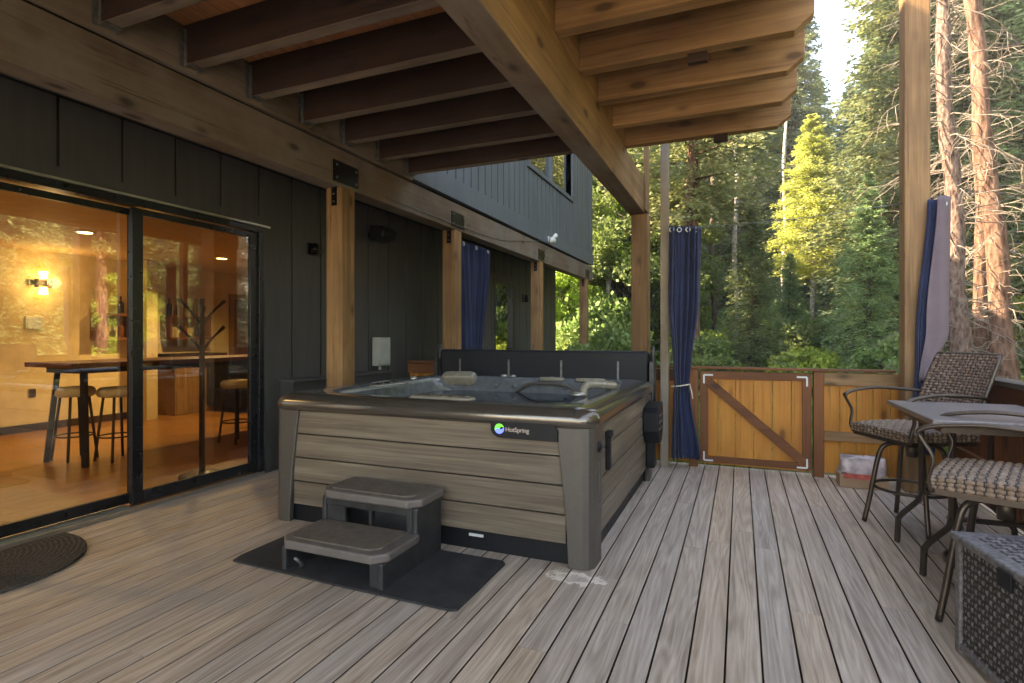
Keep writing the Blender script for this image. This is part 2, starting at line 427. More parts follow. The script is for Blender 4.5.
for x in np.arange(-4.3, 1.8, 0.6): mb.box(x, x+0.04, -2.6, 6.2, -0.25, -0.028)
mb.box(-4.42,1.95,6.2,6.245,-0.27,-0.028); mb.box(1.91,1.95,-2.6,6.2,-0.27,-0.029)
mb.box(-4.42,1.95,-2.64,-2.6,-0.27,-0.028)
struct('deck_framing', mb, 'dark_y')
mb = MB(); rnds = []
for k in range(8):
    mb.box(-4.42+k*PITCH+0.003, -4.42+(k+1)*PITCH-0.003, 6.26, 13.8, -0.025, 0.0); rnds += [rd.random()]*6
struct('side_walkway', mb, 'deck', extra=fa)

# terrain
def gz(x, y):
    d = math.hypot(x, y-3)
    return -0.75 + max(0, d-14)*0.055 + 0.12*math.sin(x*0.5)*math.cos(y*0.43) + 0.25*math.sin(x*0.11+1)*math.sin(y*0.13)*min(1,d/15)
def tf(u, v):
    x = -140+280*u; y = -110+290*v
    # denser near the deck
    x = math.copysign(abs(x/140)**1.6*140, x); yy = (y-35)/145; y = math.copysign(abs(yy)**1.3, yy)*145+35
    return (x, y, gz(x,y))
struct('ground', MB().grid(tf, 110, 110), 'forest_floor')

mb = MB(); mb.grid(lambda u,v: (-12+26*u, -26+21.5*v, gz(-12+26*u,-26+21.5*v)+0.05), 40, 40)
struct('bounce_ground', mb, 'bounce_gravel')  # unseen pale ground added behind the camera to bounce sun under the deck
# ------------------------------------------------------------------ HOUSE
WX = -4.42
house = thing('house', 'dark grey board and batten house with overhanging upper storey and sliding glass doors', 'house', (-6.5, 3, -0.75))
mb = MB()
TH = 0.14
def wall_x(mb, x0, x1, y0, y1, z0, z1, holes):
    ys = sorted(set([y0,y1]+[h[0] for h in holes]+[h[1] for h in holes]))
    for a, b in zip(ys[:-1], ys[1:]):
        hs = [h for h in holes if h[0] <= a+1e-6 and h[1] >= b-1e-6]
        zs = z0
        for h in hs:
            if h[2] > zs: mb.box(x0,x1,a,b,zs,h[2])
            zs = h[3]
        if zs < z1: mb.box(x0,x1,a,b,zs,z1)
wall_x(mb, WX-TH, WX, -3.4, 13.6, -0.8, 3.2, [(0.5,4.12,0.0,2.46),(9.7,10.75,0.0,2.5)])
def panels(mb, x, depth, lines, z0, z1, opens, g=0.011):
    for a, b in zip(lines[:-1], lines[1:]):
        a += g; b -= g
        cuts = sorted(set([a, b]+[c for o_ in opens for c in o_[:2] if a < c < b]))
        for p, q in zip(cuts[:-1], cuts[1:]):
            m = (p+q)/2; segs = [(z0, z1)]
            for (oa, ob, oz0, oz1) in opens:
                if oa < m < ob: segs = [(lo, hi) for lo, hi in ((z0, oz0), (oz1, z1)) if hi > lo]
            for lo, hi in segs: mb.box(x, x+depth, p, q, lo, hi)
sdl = MB()
panels(sdl, WX, 0.012, [2.34+0.435*k for k in range(-14, 26)]+[13.6], -0.4, 3.05, [(0.38,4.24,-0.4,2.56),(9.6,10.85,-0.4,2.60)])
sdl.box(WX, WX+0.022, 0.38, 4.24, 2.46, 2.56); sdl.box(WX, WX+0.022, 4.12, 4.24, 0.0, 2.46)
sdl.box(WX, WX+0.022, 9.6, 10.85, 2.50, 2.60); sdl.box(WX, WX+0.022, 10.75, 10.85, 0, 2.5); sdl.box(WX, WX+0.022, 9.6, 9.7, 0, 2.5)
mb.box(-10.0, WX-TH, 13.46, 13.6, -0.8, 3.2); mb.box(-10.0, WX-TH, -3.4, -3.26, -0.8, 3.2); mb.box(-10.0, -9.86, -3.26, 13.46, -0.8, 3.2)
obj('lower_wall', mb, 'groove_shade', house)
obj('lower_siding', sdl, 'siding', house)
# upper storey
UX = -3.53
mb = MB()
wall_x(mb, UX-0.15, UX, -3.4, 13.8, 3.21, 8.0, [(9.3,12.0,4.5,5.9)])
sdu = MB()
panels(sdu, UX, 0.012, [7.21+0.23*k for k in range(-46, 29)], 3.46, 8.0, [(9.18,12.12,4.40,6.02)], 0.016)
mb.box(-10.0, UX-0.15, 13.65, 13.8, 3.21, 8.0); mb.box(-10.0, UX-0.15, -3.4, -3.25, 3.21, 8.0); mb.box(-10.0,-9.86,-3.25,13.65,3.21,8.0)
sdu.box(UX, UX+0.034, 13.66, 13.824, 3.46, 8.0)
obj('upper_wall', mb, 'groove_shade', house)
obj('upper_siding', sdu, 'upper_siding', house)
obj('skirt_board', bx(UX-0.01, UX+0.055, 5.42, 13.84, 3.19, 3.46), 'upper_siding', house, bevel=0.004)
obj('soffit', bx(-10, UX-0.02, -3.4, 13.78, 3.202, 3.208).box(-4.4,-3.71,-3.4,13.6,3.06,3.2), 'soffit', house)
mb = MB(); mb.prism([(-10.6,7.95),(-6.8,10.4),(-2.9,7.95),(-2.9,8.12),(-6.8,10.6),(-10.6,8.12)], 'y', -3.9, 14.4)
obj('shade_roof', mb, 'shade_roofing', house)  # unseen roof, raised with the upper wall to shade the corner post
w = obj('window', MB().box(UX-0.1,UX+0.045,9.2,12.1,4.42,4.5).box(UX-0.1,UX+0.045,9.2,12.1,5.9,6.0).box(UX-0.1,UX+0.045,9.2,9.3,4.5,5.9).box(UX-0.1,UX+0.045,12.0,12.1,4.5,5.9).box(UX-0.1,UX+0.01,10.6,10.66,4.5,5.9), 'upper_siding', house)
obj('pane', bx(UX-0.07,UX-0.06,9.3,12.0,4.5,5.9), 'mirror_glass', w)
# low wainscot
obj('low_panel', MB().box(WX+0.024, WX+0.20, 4.34, 6.05, 0.0, 0.90), 'soffit', house)
obj('low_panel_cap', MB().box(WX+0.024, WX+0.225, 4.32, 6.05, 0.903, 0.93), 'siding', house, bevel=0.004)

# sliding doors (big one)
sd = obj('sliding_door', MB().box(WX-0.13,WX+0.035,0.5,4.12,2.40,2.455).box(WX-0.13,WX+0.035,4.065,4.12,0.03,2.40).box(WX-0.13,WX+0.035,0.5,0.55,0.03,2.40), 'door_frame', house, bevel=0.004)
obj('track', MB().box(WX-0.13,WX+0.05,0.5,2.84,0.004,0.030).box(WX-0.015,WX+0.0,0.5,2.84,0.030,0.045).box(WX-0.06,WX-0.045,0.5,2.84,0.030,0.045).box(WX+0.003,WX+0.045,2.84,4.12,0.004,0.03), 'alu', sd)
obj('drip_cap', MB().box(WX+0.0225,WX+0.06,0.45,4.18,2.457,2.475), 'alu', sd)
def panel(y0, y1, x, st, bot, nm='door_panel'):
    p = obj(nm, MB().box(x-0.02,x+0.02,y0,y0+st,0.046,2.39).box(x-0.02,x+0.02,y1-st,y1,0.046,2.39).box(x-0.019,x+0.019,y0+st,y1-st,0.046,0.046+bot).box(x-0.019,x+0.019,y0+st,y1-st,2.34,2.39), 'door_frame', sd, bevel=0.003)
    return p
p1 = panel(1.55, 2.93, WX-0.085, 0.05, 0.08)
obj('pane', bx(WX-0.088,WX-0.082,1.6,2.88,0.126,2.34), 'door_glass', p1)
p2 = panel(2.85, 4.065, WX-0.01, 0.085, 0.095)
obj('pane', bx(WX-0.013,WX-0.007,2.935,3.98,0.141,2.34), 'screen_glass', p2)
p3 = panel(0.55, 1.60, WX-0.04, 0.05, 0.08)
obj('pane', bx(WX-0.043,WX-0.037,0.6,1.55,0.126,2.34), 'door_glass', p3)
# far door
fd = obj('far_door', MB().box(WX-0.1,WX+0.03,9.7,10.75,2.42,2.5).box(WX-0.1,WX+0.03,9.7,9.78,0,2.42).box(WX-0.1,WX+0.03,10.67,10.75,0,2.42), 'door_frame', house, bevel=0.004)
obj('pane', bx(WX-0.05,WX-0.04,9.78,10.67,0.0,2.42), 'mirror_glass', fd)
# interior shell
IX0, IX1, IY0, IY1, IZ = -9.4, WX-TH, -0.5, 9.2, 2.62
obj('interior_floor', bx(IX0, IX1+0.01, IY0, IY1, -0.05, 0.012), 'floor_wood', house)
obj('interior_ceiling', bx(IX0, IX1, IY0, IY1, IZ, IZ+0.1), 'ceiling_paint', house)
mb = MB().box(IX0-0.1, IX0, IY0, IY1, 0, IZ).box(IX0, IX1, IY0-0.1, IY0, 0, IZ).box(IX0, IX1, IY1, IY1+0.1, 0, IZ)
mb.box(IX1-0.02, IX1-0.001, IY0, 0.5, 0, IZ).box(IX1-0.02, IX1-0.001, 4.12, IY1, 0, IZ).box(IX1-0.02, IX1-0.001, 0.5, 4.12, 2.46, IZ)
mb.box(-9.4,-8.9,5.98,6.16,0.0,IZ)
obj('interior_wall', mb, 'plaster', house)
obj('baseboard', MB().box(IX0, IX0+0.02, IY0, 5.97, 0.013, 0.12).box(IX0,IX0+0.02,6.17,8.0,0.013,0.12), 'dark_y', house)
dr = obj('interior_door', MB().box(IX0, IX0+0.03, 8.05, 9.0, 0.013, 2.12), 'redwood_z', house)
obj('door_trim', MB().box(IX0,IX0+0.045,7.95,8.05,0.013,2.22).box(IX0,IX0+0.045,8.05,9.0,2.122,2.22), 'cedar_z', dr)
obj('wall_plate', MB().box(IX0, IX0+0.03, 4.57, 4.78, 1.48, 1.66), 'white_plastic', house, bevel=0.005)
obj('wall_plate', MB().box(IX0, IX0+0.02, 4.62, 4.70, 0.50, 0.62), 'bronze', house, bevel=0.003)

# ------------------------------------------------------------------ UPPER DECK (posts, beams, joists)
ud = thing('upper_deck', 'heavy timber upper deck on square posts with chamfered joists jutting out overhead', 'deck', (-2.2, 3.0, 0))
BZ0, BZ1 = 2.80, 3.155
obj('beam', bx(-3.70, -3.51, -1.7, 13.9, BZ0, BZ1), 'beam_y', ud, bevel=0.008)
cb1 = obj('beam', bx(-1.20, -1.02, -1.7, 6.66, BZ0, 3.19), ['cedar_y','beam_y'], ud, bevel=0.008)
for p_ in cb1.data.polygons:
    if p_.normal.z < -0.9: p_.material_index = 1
obj('ledger', bx(-3.51, -3.47, -1.7, 5.40, 3.162, 3.475), 'beam_y', ud, bevel=0.003)
obj('rim_board', bx(-1.20, -1.02, -1.7, 5.40, 3.193, 3.475), 'cedar_y', ud, bevel=0.003)
def post(x, y, ztop, zb=0.0, m='cedar_z', a=0.19):
    return obj('post', bx(x-a, x, y, y+a, zb, ztop), m, ud, bevel=0.008)
posts = [(-3.485,4.2),(-3.51,6.48),(-3.51,9.86),(-3.51,13.3)]
for i,(x,y) in enumerate(posts): post(x, y, BZ0-0.002, 0.0 if i<2 else -0.9)
post(-0.985, 6.47, BZ0-0.002, -0.9); post(-3.51,0.6,BZ0-0.002,0.0)
obj('end_trim', bx(-1.018,-0.995,6.40,6.66,2.82,4.6), 'cedar_z', ud)
obj('end_strap', bx(-1.205,-1.0,6.661,6.668,2.75,3.0).box(-1.0,-0.994,6.50,6.66,2.75,3.02) if False else MB().box(-1.017,-1.011,6.63,6.67,2.78,3.05), 'redwood_z', ud)
def bolts(mb, x, pts, r=0.012, ax='x'):
    for (y, z) in pts:
        if ax == 'x': mb.tube([(x,y,z),(x+0.012,y,z)], r, 6)
        else: mb.tube([(y,x-0.012,z),(y,x,z)], r, 6)
for i,(x,y) in enumerate(posts):
    pl = obj('metal_plate', bx(-3.508,-3.500, y-0.10, y+0.26, 2.83, 3.03), 'black_metal', ud)
    for q in [(y-0.06,2.87),(y+0.22,2.87),(y-0.06,2.99),(y+0.22,2.99)]:
        mb = MB(); bolts(mb, -3.500, [q]); obj('bolt', mb, 'galv', pl)
    st = obj('post_strap', MB().box(x-0.12, x-0.06, y-0.008, y-0.001, 2.62, 2.83), 'black_metal', ud)
    for q in [(x-0.09,2.66),(x-0.09,2.73),(x-0.09,2.80)]:
        mb = MB(); bolts(mb, y-0.008, [q], 0.010, 'y'); obj('bolt', mb, 'galv', st)
# joists
def worn(o):  # undersides get the paler wood, as if lit from the deck below
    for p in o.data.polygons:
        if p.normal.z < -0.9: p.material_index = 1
JZ0, JZ1, JT = 3.19, 3.475, 0.092
ys = [2.05+0.535*k for k in range(-6, 7)]
jl = jr = hg = None
for y in ys:
    if jl is None:
        jl = obj('joist', bx(-3.469,-1.201,0,JT,JZ0+0.02,JZ1), ['dark_x','worn_x'], ud, bevel=0.005, off=(0,0,0)); jl.location = (2.2, y-3.0, 0); worn(jl)  # worn_x is the paler wood with deck bounce light in its colour
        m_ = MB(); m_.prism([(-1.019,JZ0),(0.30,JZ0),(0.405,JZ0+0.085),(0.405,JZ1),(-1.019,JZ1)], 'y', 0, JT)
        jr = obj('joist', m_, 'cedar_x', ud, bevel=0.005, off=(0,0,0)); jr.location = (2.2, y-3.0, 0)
        h_ = MB().box(-3.469,-3.44,-0.006,-0.001,JZ0,JZ1-0.03).box(-3.469,-3.44,JT+0.001,JT+0.006,JZ0,JZ1-0.03).box(-3.469,-3.40,-0.006,JT+0.006,JZ0+0.012,JZ0+0.017).box(-3.469,-3.465,-0.04,-0.006,JZ0,JZ1-0.03)
        hg = obj('joist_hanger', h_, 'galv', ud, off=(0,0,0)); hg.location = (2.2, y-3.0, 0)
    else:
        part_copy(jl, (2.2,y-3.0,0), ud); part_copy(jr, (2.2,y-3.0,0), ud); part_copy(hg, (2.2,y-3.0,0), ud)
mb = MB(); rq = random.Random(5)
x = -3.52
while x < 0.40:
    mb.box(x+0.004, x+0.136, -1.7, 5.42, 3.478, 3.515); x += 0.14
obj('decking', mb, 'ceiling_wood', ud)
obj('block', bx(-0.31,-0.19,3.70,3.75,3.13,3.25), 'dark_x', ud, bevel=0.003)
obj('block', bx(-0.22,-0.10,5.27,5.34,3.13,3.189), 'dark_x', ud, bevel=0.003)
obj('guard_rail', MB().box(0.27,0.30,-1.6,5.3,4.42,4.5).box(0.27,0.30,-1.6,5.3,3.6,3.66).box(-3.4,0.27,5.3,5.33,4.42,4.5), 'cedar_y', ud)

# ------------------------------------------------------------------ free posts
obj_ = obj('timber_post', bx(-0.095,0.095,-0.095,0.095,0,5.6), 'cedar_z', None, bevel=0.01, off=(0,0,0))
obj_.location = (1.435, 5.90, 0); tagit(obj_, 'tall square timber post at the deck corner beside the lavender lined curtain', 'post')
o = obj('slim_post', bx(-0.042,0.042,-0.042,0.042,0,5.0), 'oldpost', None, bevel=0.005, off=(0,0,0))
o.location = (-0.74, 6.04, 0); tagit(o, 'slim tan post rising behind the middle blue curtain', 'post')

# ------------------------------------------------------------------ FENCE
fe = thing('wooden_fence', 'orange cedar board fence with a braced gate across the end of the deck', 'fence', (0.1, 6.14, 0))
FY = 6.14
obj('post', bx(-0.50,-0.41,6.10,6.19,0.0,1.03), 'redwood_z', fe, bevel=0.005)
obj('post', bx(0.665,0.755,6.10,6.19,0.0,1.03), 'redwood_z', fe, bevel=0.005)
obj('cap_rail', bx(-4.0,1.34,6.085,6.215,1.032,1.055), 'redwood_x', fe, bevel=0.004)
def fboards(x0, x1, yf, z0, z1, w=0.135):
    mb = MB(); n = max(1, round((x1-x0)/w)); w = (x1-x0)/n
    for i in range(n): mb.box(x0+i*w+0.003, x0+(i+1)*w-0.003, yf, yf+0.018, z0, z1)
    return mb
obj('panel', fboards(0.757,1.72,6.15,0.04,1.02), 'board_z', fe)
obj('panel', fboards(-4.0,-0.502,6.15,0.04,1.02), 'board_z', fe)
obj('rail', bx(0.757,1.72,6.11,6.148,0.90,1.02), 'cedar_x', fe, bevel=0.003)
obj('rail', bx(0.757,1.72,6.11,6.148,0.36,0.45), 'cedar_x', fe, bevel=0.003)
obj('rail', bx(-4.0,-0.502,6.11,6.148,0.90,1.02), 'redwood_x', fe, bevel=0.003)
gate = obj('gate', fboards(-0.385,0.645,6.15,0.035,0.99,0.172), 'board_z', fe)
[obj('gate_stile', bx(a_,a_+0.08,6.12,6.148,0.12,0.93), 'redwood_z', gate, bevel=0.003) for a_ in (-0.39,0.57)]

[obj('gate_rail', bx(-0.39,0.65,6.12,6.149,a_,b_), 'redwood_x', gate, bevel=0.003) for a_,b_ in ((0.931,1.01),(0.055,0.119))]

a = Vector((-0.31,0,0.90)); b = Vector((0.585,0,0.125)); d = (b-a); ang = math.atan2(d.z, d.x)
obj('brace', MB().obox(((a.x+b.x)/2, 6.131, (a.z+b.z)/2), d.length, 0.03, 0.085, Matrix.Rotation(-ang,3,'Y')), 'redwood_x', gate, bevel=0.003)
for (x, z, sx, sz) in ((-0.35,0.97,1,-1),(0.61,0.97,-1,-1),(-0.35,0.075,1,1),(0.61,0.075,-1,1)):
    m_ = MB().box(min(x,x+sx*0.09),max(x,x+sx*0.09),6.113,6.1195,z-0.008,z+0.008).box(x-0.008,x+0.008,6.1125,6.119,min(z,z+sz*0.09),max(z,z+sz*0.09))
    obj('corner_bracket', m_, 'white_plastic', gate)
rf = thing('side_fence', 'brown slatted side fence running behind the patio table', 'fence', (1.75, 2.0, 0))
mb = MB(); y = -2.5
while y < 6.05: mb.box(1.80,1.82,y+0.004,y+0.135,0.03,1.02); y += 0.142
obj('panel', mb, 'redwood_z', rf)
obj('cap_rail', bx(1.68,1.85,-2.5,6.2,1.022,1.06), 'brownbeam_y', rf, bevel=0.004)
obj('rail', bx(1.76,1.798,-2.5,6.10,0.9,1.02), 'redwood_y', rf, bevel=0.003)
obj('rail', bx(1.76,1.798,-2.5,6.10,0.3,0.4), 'redwood_y', rf, bevel=0.003)
for y in (-2.4, -0.3, 1.8, 3.9): obj('post', bx(1.67,1.759,y,y+0.09,0,1.02), 'redwood_z', rf, bevel=0.004)

# ------------------------------------------------------------------ HOT TUB
TX0, TX1, TY0, TY1 = -3.22, -0.80, 3.14, 5.50
tub = thing('hot_tub', 'square hot tub with grey wood plank panels and a glossy bronze rim', 'hot tub', ((TX0+TX1)/2,(TY0+TY1)/2,0))
def rr(x0,x1,y0,y1,r,n=8,z=0):
    P = []
    for (cx,cy,a0) in ((x1-r,y0+r,-90),(x1-r,y1-r,0),(x0+r,y1-r,90),(x0+r,y0+r,180)):
        for k in range(n+1):
            a = R(a0+90*k/n); P.append((cx+r*math.cos(a), cy+r*math.sin(a), z))
    return P
def loft(rings, capb=True, smooth=True, capt=False):
    mb = MB(); n = len(rings[0]); V = [p for r_ in rings for p in r_]
    F = [(i*n+k, i*n+(k+1)%n, (i+1)*n+(k+1)%n, (i+1)*n+k) for i in range(len(rings)-1) for k in range(n)]
    if capb: F.append(tuple(range((len(rings)-1)*n, len(rings)*n)))
    if capt: F.append(tuple(range(n))[::-1])
    return mb.add(V, F, smooth)
obj('base', loft([rr(TX0+0.05,TX1-0.05,TY0+0.05,TY1-0.05,0.05,4,0.0), rr(TX0+0.05,TX1-0.05,TY0+0.05,TY1-0.05,0.05,4,0.17)], True, False), 'black_plastic', tub)
# planks: front/back and sides
def planks_x(y0, y1):
    mb = MB(); z = 0.13
    for hgt in (0.175,0.175,0.175,0.175):
        mb.box(TX0+0.16, TX1-0.16, y0, y1, z+0.0045, z+hgt-0.0045); z += hgt
    return mb
def planks_y(x0, x1):
    mb = MB(); z = 0.13
    for hgt in (0.175,0.175,0.175,0.175):
        mb.box(x0, x1, TY0+0.2, TY1-0.2, z+0.0045, z+hgt-0.0045); z += hgt
    return mb
obj('inner_wall', bx(TX0+0.045,TX1-0.045,TY0+0.045,TY1-0.045,0.171,0.50), 'black_plastic', tub)
[obj('inner_wall', bx(*q), 'black_plastic', tub) for q in ((TX0+0.045,TX1-0.045,TY0+0.042,TY0+0.06,0.5,0.82),(TX0+0.045,TX1-0.045,TY1-0.06,TY1-0.042,0.5,0.82),(TX1-0.06,TX1-0.042,TY0+0.06,TY1-0.06,0.5,0.82),(TX0+0.042,TX0+0.06,TY0+0.06,TY1-0.06,0.5,0.82))]
obj('side_panel', planks_x(TY0+0.012, TY0+0.04), 'tub_x', tub, bevel=0.003)
obj('side_panel', planks_x(TY1-0.04, TY1-0.012), 'tub_x', tub, bevel=0.003)
obj('side_panel', planks_y(TX1-0.04, TX1-0.012), 'tub_y', tub, bevel=0.003)
obj('side_panel', planks_y(TX0+0.012, TX0+0.04), 'tub_y', tub, bevel=0.003)
# corner panels
for sx, sy in ((1,1),(-1,1),(1,-1),(-1,-1)):
    cx = TX1 if sx == 1 else TX0; cy = TY0 if sy == 1 else TY1
    rings = []
    for i in range(9):
        t_ = i/8; z = 0.0 + 0.83*t_
        wf = 0.14 + 0.08*t_**1.5; ws = 0.20 + 0.10*t_**1.5
        bul = 0.004 + 0.008*(1-t_)
        c = 0.05
        # outline from front end round the corner to side end, then back inside
        P = [(-wf, 0.03), (-wf, -bul), (-wf*0.5,-bul-0.002), (-c, -bul-0.002), (-c*0.35, -bul+c*0.3-0.001),(bul*0+0.0-0.003+bul, c*0.9), (bul, ws*0.5), (bul, ws), (-0.03, ws), (-0.03, 0.03)]
        rings.append([(cx+sx*p[0], cy+sy*p[1], z) for p in P])
    m_ = loft(rings, True, False, True)
    obj('corner_panel', m_, 'tub_corner', tub, bevel=0.006)
# rim + shell
prof = [(0.035,0.822,0.06),(-0.005,0.826,0.10),(-0.020,0.836,0.12),(-0.028,0.852,0.13),(-0.030,0.875,0.13),(-0.022,0.905,0.13),(0.0,0.932,0.13),(0.03,0.945,0.13),(0.07,0.95,0.14)]
rings = [rr(TX0+o_,TX1-o_,TY0+o_,TY1-o_,r_,10,z_) for (o_,z_,r_) in prof]
obj('rim', loft(rings, False), 'rim_shell', tub)
prof2 = [(0.068,0.9495,0.14),(0.12,0.950,0.17),(0.19,0.947,0.22),(0.225,0.93,0.25),(0.245,0.90,0.28),(0.26,0.80,0.30),(0.30,0.62,0.34),(0.42,0.52,0.34),(0.60,0.50,0.3),(0.68,0.40,0.25),(0.72,0.14,0.2)]
n_ = 44
rings = []
for j,(o_,z_,r_) in enumerate(prof2):
    ring = rr(TX0+o_,TX1-o_,TY0+o_,TY1-o_,r_,10,z_)
    if 3 <= j <= 8:   # scalloped seats: inner wall swells in and out
        cx, cy = (TX0+TX1)/2, (TY0+TY1)/2; k_ = (0,0,0,0.02,0.05,0.09,0.10,0.07,0.03)[j]
        ring = [(p[0]+(cx-p[0])*k_*max(0,math.cos(4*math.atan2(p[1]-cy,p[0]-cx)))**1.5, p[1]+(cy-p[1])*k_*max(0,math.cos(4*math.atan2(p[1]-cy,p[0]-cx)))**1.5, p[2]) for p in ring]
    rings.append(ring)
obj('shell', loft(rings, True), 'acrylic', tub)
obj('water', loft([rr(TX0+0.2,TX1-0.2,TY0+0.2,TY1-0.2,0.28,8,0.80)], True), 'water', tub)
# pillows, controls, jets
def blob(c, sx, sy, sz, rz=0, e=0.35, tilt=0.0):
    mb = MB(); n=24; m=12; M = Matrix.Rotation(rz,3,'Z') @ Matrix.Rotation(tilt,3,'X')
    def sg(v,p): return math.copysign(abs(v)**p, v)
    def fn(u,v):
        a = 2*PI*u; b = -PI/2+PI*v
        return tuple(Vector(c)+M@Vector((sx*sg(math.cos(b),e)*sg(math.cos(a),e), sy*sg(math.cos(b),e)*sg(math.sin(a),e), sz*sg(math.sin(b),0.6))))
    return mb.grid(fn, n, m)
obj('headrest', blob((-2.78,5.23,0.925),0.19,0.06,0.065,0.25,tilt=0.5), 'pillow', tub)
obj('headrest', blob((-1.9,3.32,0.945),0.24,0.075,0.022,0.0), 'pillow', tub)
obj('headrest', blob((-1.35,5.27,0.945),0.15,0.055,0.02,0.0), 'pillow', tub)
obj('headrest', blob((-1.75,5.27,0.945),0.13,0.05,0.02,0.0), 'pillow', tub)
cp = obj('control_panel', blob((-2.86,4.05,0.952),0.07,0.19,0.012,-0.15,e=0.45), 'alu', tub)
for dy in (-0.1,0,0.1): obj('button', MB().lathe([(0.028,0),(0.028,0.008),(0.02,0.012)], (-2.865+dy*0.15,4.05+dy,0.963), 16), 'black_plastic', cp)
obj('diverter', MB().lathe([(0.035,0),(0.035,0.02),(0.025,0.03),(0.01,0.032)], (-2.95,4.6,0.949),20), 'alu', tub)
obj('diverter', MB().lathe([(0.035,0),(0.035,0.012),(0.025,0.02),(0.01,0.022)], (-2.3,5.33,0.949),20), 'alu', tub)
obj('diverter', MB().lathe([(0.035,0),(0.035,0.012),(0.025,0.02),(0.01,0.022)], (-2.2,5.33,0.949),20), 'alu', tub)
obj('fountain_spout', MB().tube(catmull([(-1.06,3.92,0.93),(-1.06,3.94,0.99),(-1.04,4.02,1.012),(-0.99,4.18,1.0),(-0.93,4.42,0.975)],5),[0.028]*8+[0.032]*8+[0.034]*5,12), 'pillow', tub)
obj('diverter', MB().lathe([(0.055,0),(0.055,0.012),(0.04,0.02),(0.01,0.022)], (-1.08,3.84,0.949),20), 'alu', tub)
for x_ in (-2.35,-2.15,-1.6,-1.4):
    for z_ in (0.86,):
        obj('jet', MB().tube([(x_,TY1-0.262,z_),(x_,TY1-0.275,z_)],[0.02,0.015],14), 'galv', tub)
obj('seat_back', MB().tube(catmull([(-2.12,5.22,0.80),(-1.98,5.215,0.885),(-1.78,5.21,0.90),(-1.58,5.215,0.885),(-1.44,5.22,0.80)],5),0.016,8), 'tub_corner', tub)
# badge
bd = obj('badge', MB().prism([(-1.435,0.855),(-1.435,0.79),(-1.42,0.765),(-1.39,0.748),(-1.35,0.745),(-1.0,0.745),(-1.0,0.81),(-1.03,0.845),(-1.06,0.855)], 'y', TY0-0.026, TY0+0.01), 'black_plastic', tub, bevel=0.002)
yb = TY0-0.0275
cx_, cz_ = -1.375, 0.802
def half(up):
    P = []
    for k in range(17):
        a = PI*k/16 + (0 if up else PI) + 0.35
        P.append((cx_+0.031*math.cos(a), cz_+0.031*math.sin(a)))
    for k in range(1,8):
        s_ = k/8; a = 0.35 + (PI if up else 0)
        x = (1-2*s_)*0.031*math.cos(a); z = (1-2*s_)*0.031*math.sin(a)
        w_ = 0.008*math.sin(2*PI*s_)*(1 if up else -1)
        P.append((cx_+x-math.sin(a)*w_*1, cz_+z+math.cos(a)*w_))
    return P
obj('logo', MB().prism(half(True),'y',yb-0.002,yb+0.001), 'led_green', bd)
obj('logo', MB().prism(half(False),'y',yb-0.0021,yb+0.0011), 'led_blue', bd)
def text_part(s, size, loc, rot, mat, parent, name):
    cu = bpy.data.curves.new(name, 'FONT'); cu.body = s; cu.size = size; cu.extrude = 0.001; cu.space_character = 0.95
    tmp = bpy.data.objects.new(name+'_tmp', cu); COL.objects.link(tmp)
    dg = bpy.context.evaluated_depsgraph_get(); me = bpy.data.meshes.new_from_object(tmp.evaluated_get(dg))
    bpy.data.objects.remove(tmp)
    M = Matrix.Translation(Vector(loc)-OFF[parent.name]) @ rot.to_4x4(); me.transform(M)
    me.materials.clear(); me.materials.append(MATS[mat])
    o = bpy.data.objects.new(name, me); COL.objects.link(o); o.parent = parent
    return o
text_part('HotSpring', 0.040, (-1.335, yb-0.001, 0.788), Matrix.Rotation(PI/2,3,'X'), 'badge_text', bd, 'lettering')
# handle strap + vent + bracket on right side
mb = MB().box(TX1-0.012,TX1+0.018,3.545,3.60,0.50,0.74).box(TX1-0.012,TX1+0.03,3.535,3.61,0.715,0.755)
obj('strap', mb, 'black_plastic', tub, bevel=0.006)
mb = MB(); mb.tube([(TX1+0.0,3.30,0.70),(TX1+0.016,3.30,0.70)],0.034,18); mb.tube([(TX1+0.016,3.30,0.70),(TX1+0.024,3.30,0.70)],0.018,12)
obj('vent', mb, 'black_plastic', tub)
obj('corner_slot', MB().box(TX1-0.01,TX1+0.014,3.285,3.315,0.36,0.62), 'tub_corner', tub, bevel=0.003)
mb = MB().prism([(5.02,0.52),(5.02,0.68),(5.07,0.73),(5.30,0.77),(5.34,0.70),(5.34,0.50),(5.25,0.40),(5.12,0.40)], 'x', TX1-0.01, TX1+0.13)
mb.prism([(5.20,0.15),(5.20,0.40),(5.32,0.40),(5.34,0.15)], 'x', TX1-0.01, TX1+0.07)
lb = obj('lift_bracket', mb, 'black_plastic', tub, bevel=0.012)
mb = MB()
for k in range(3): mb.box(TX1+0.128,TX1+0.136,5.06,5.32,0.53+0.06*k,0.545+0.06*k)
mb.tube([(TX1+0.1,5.33,0.56),(TX1+0.1,5.42,0.56)],0.018,10)
obj('bracket_rib', mb, 'galv', lb)
obj('label_plate', MB().box(-1.62,-1.52,TY0+0.04,TY0+0.05,0.085,0.10), 'white_plastic', tub)
obj('foot', bx(-0.90,-0.83,5.30,5.46,0.0,0.13), 'black_plastic', tub)
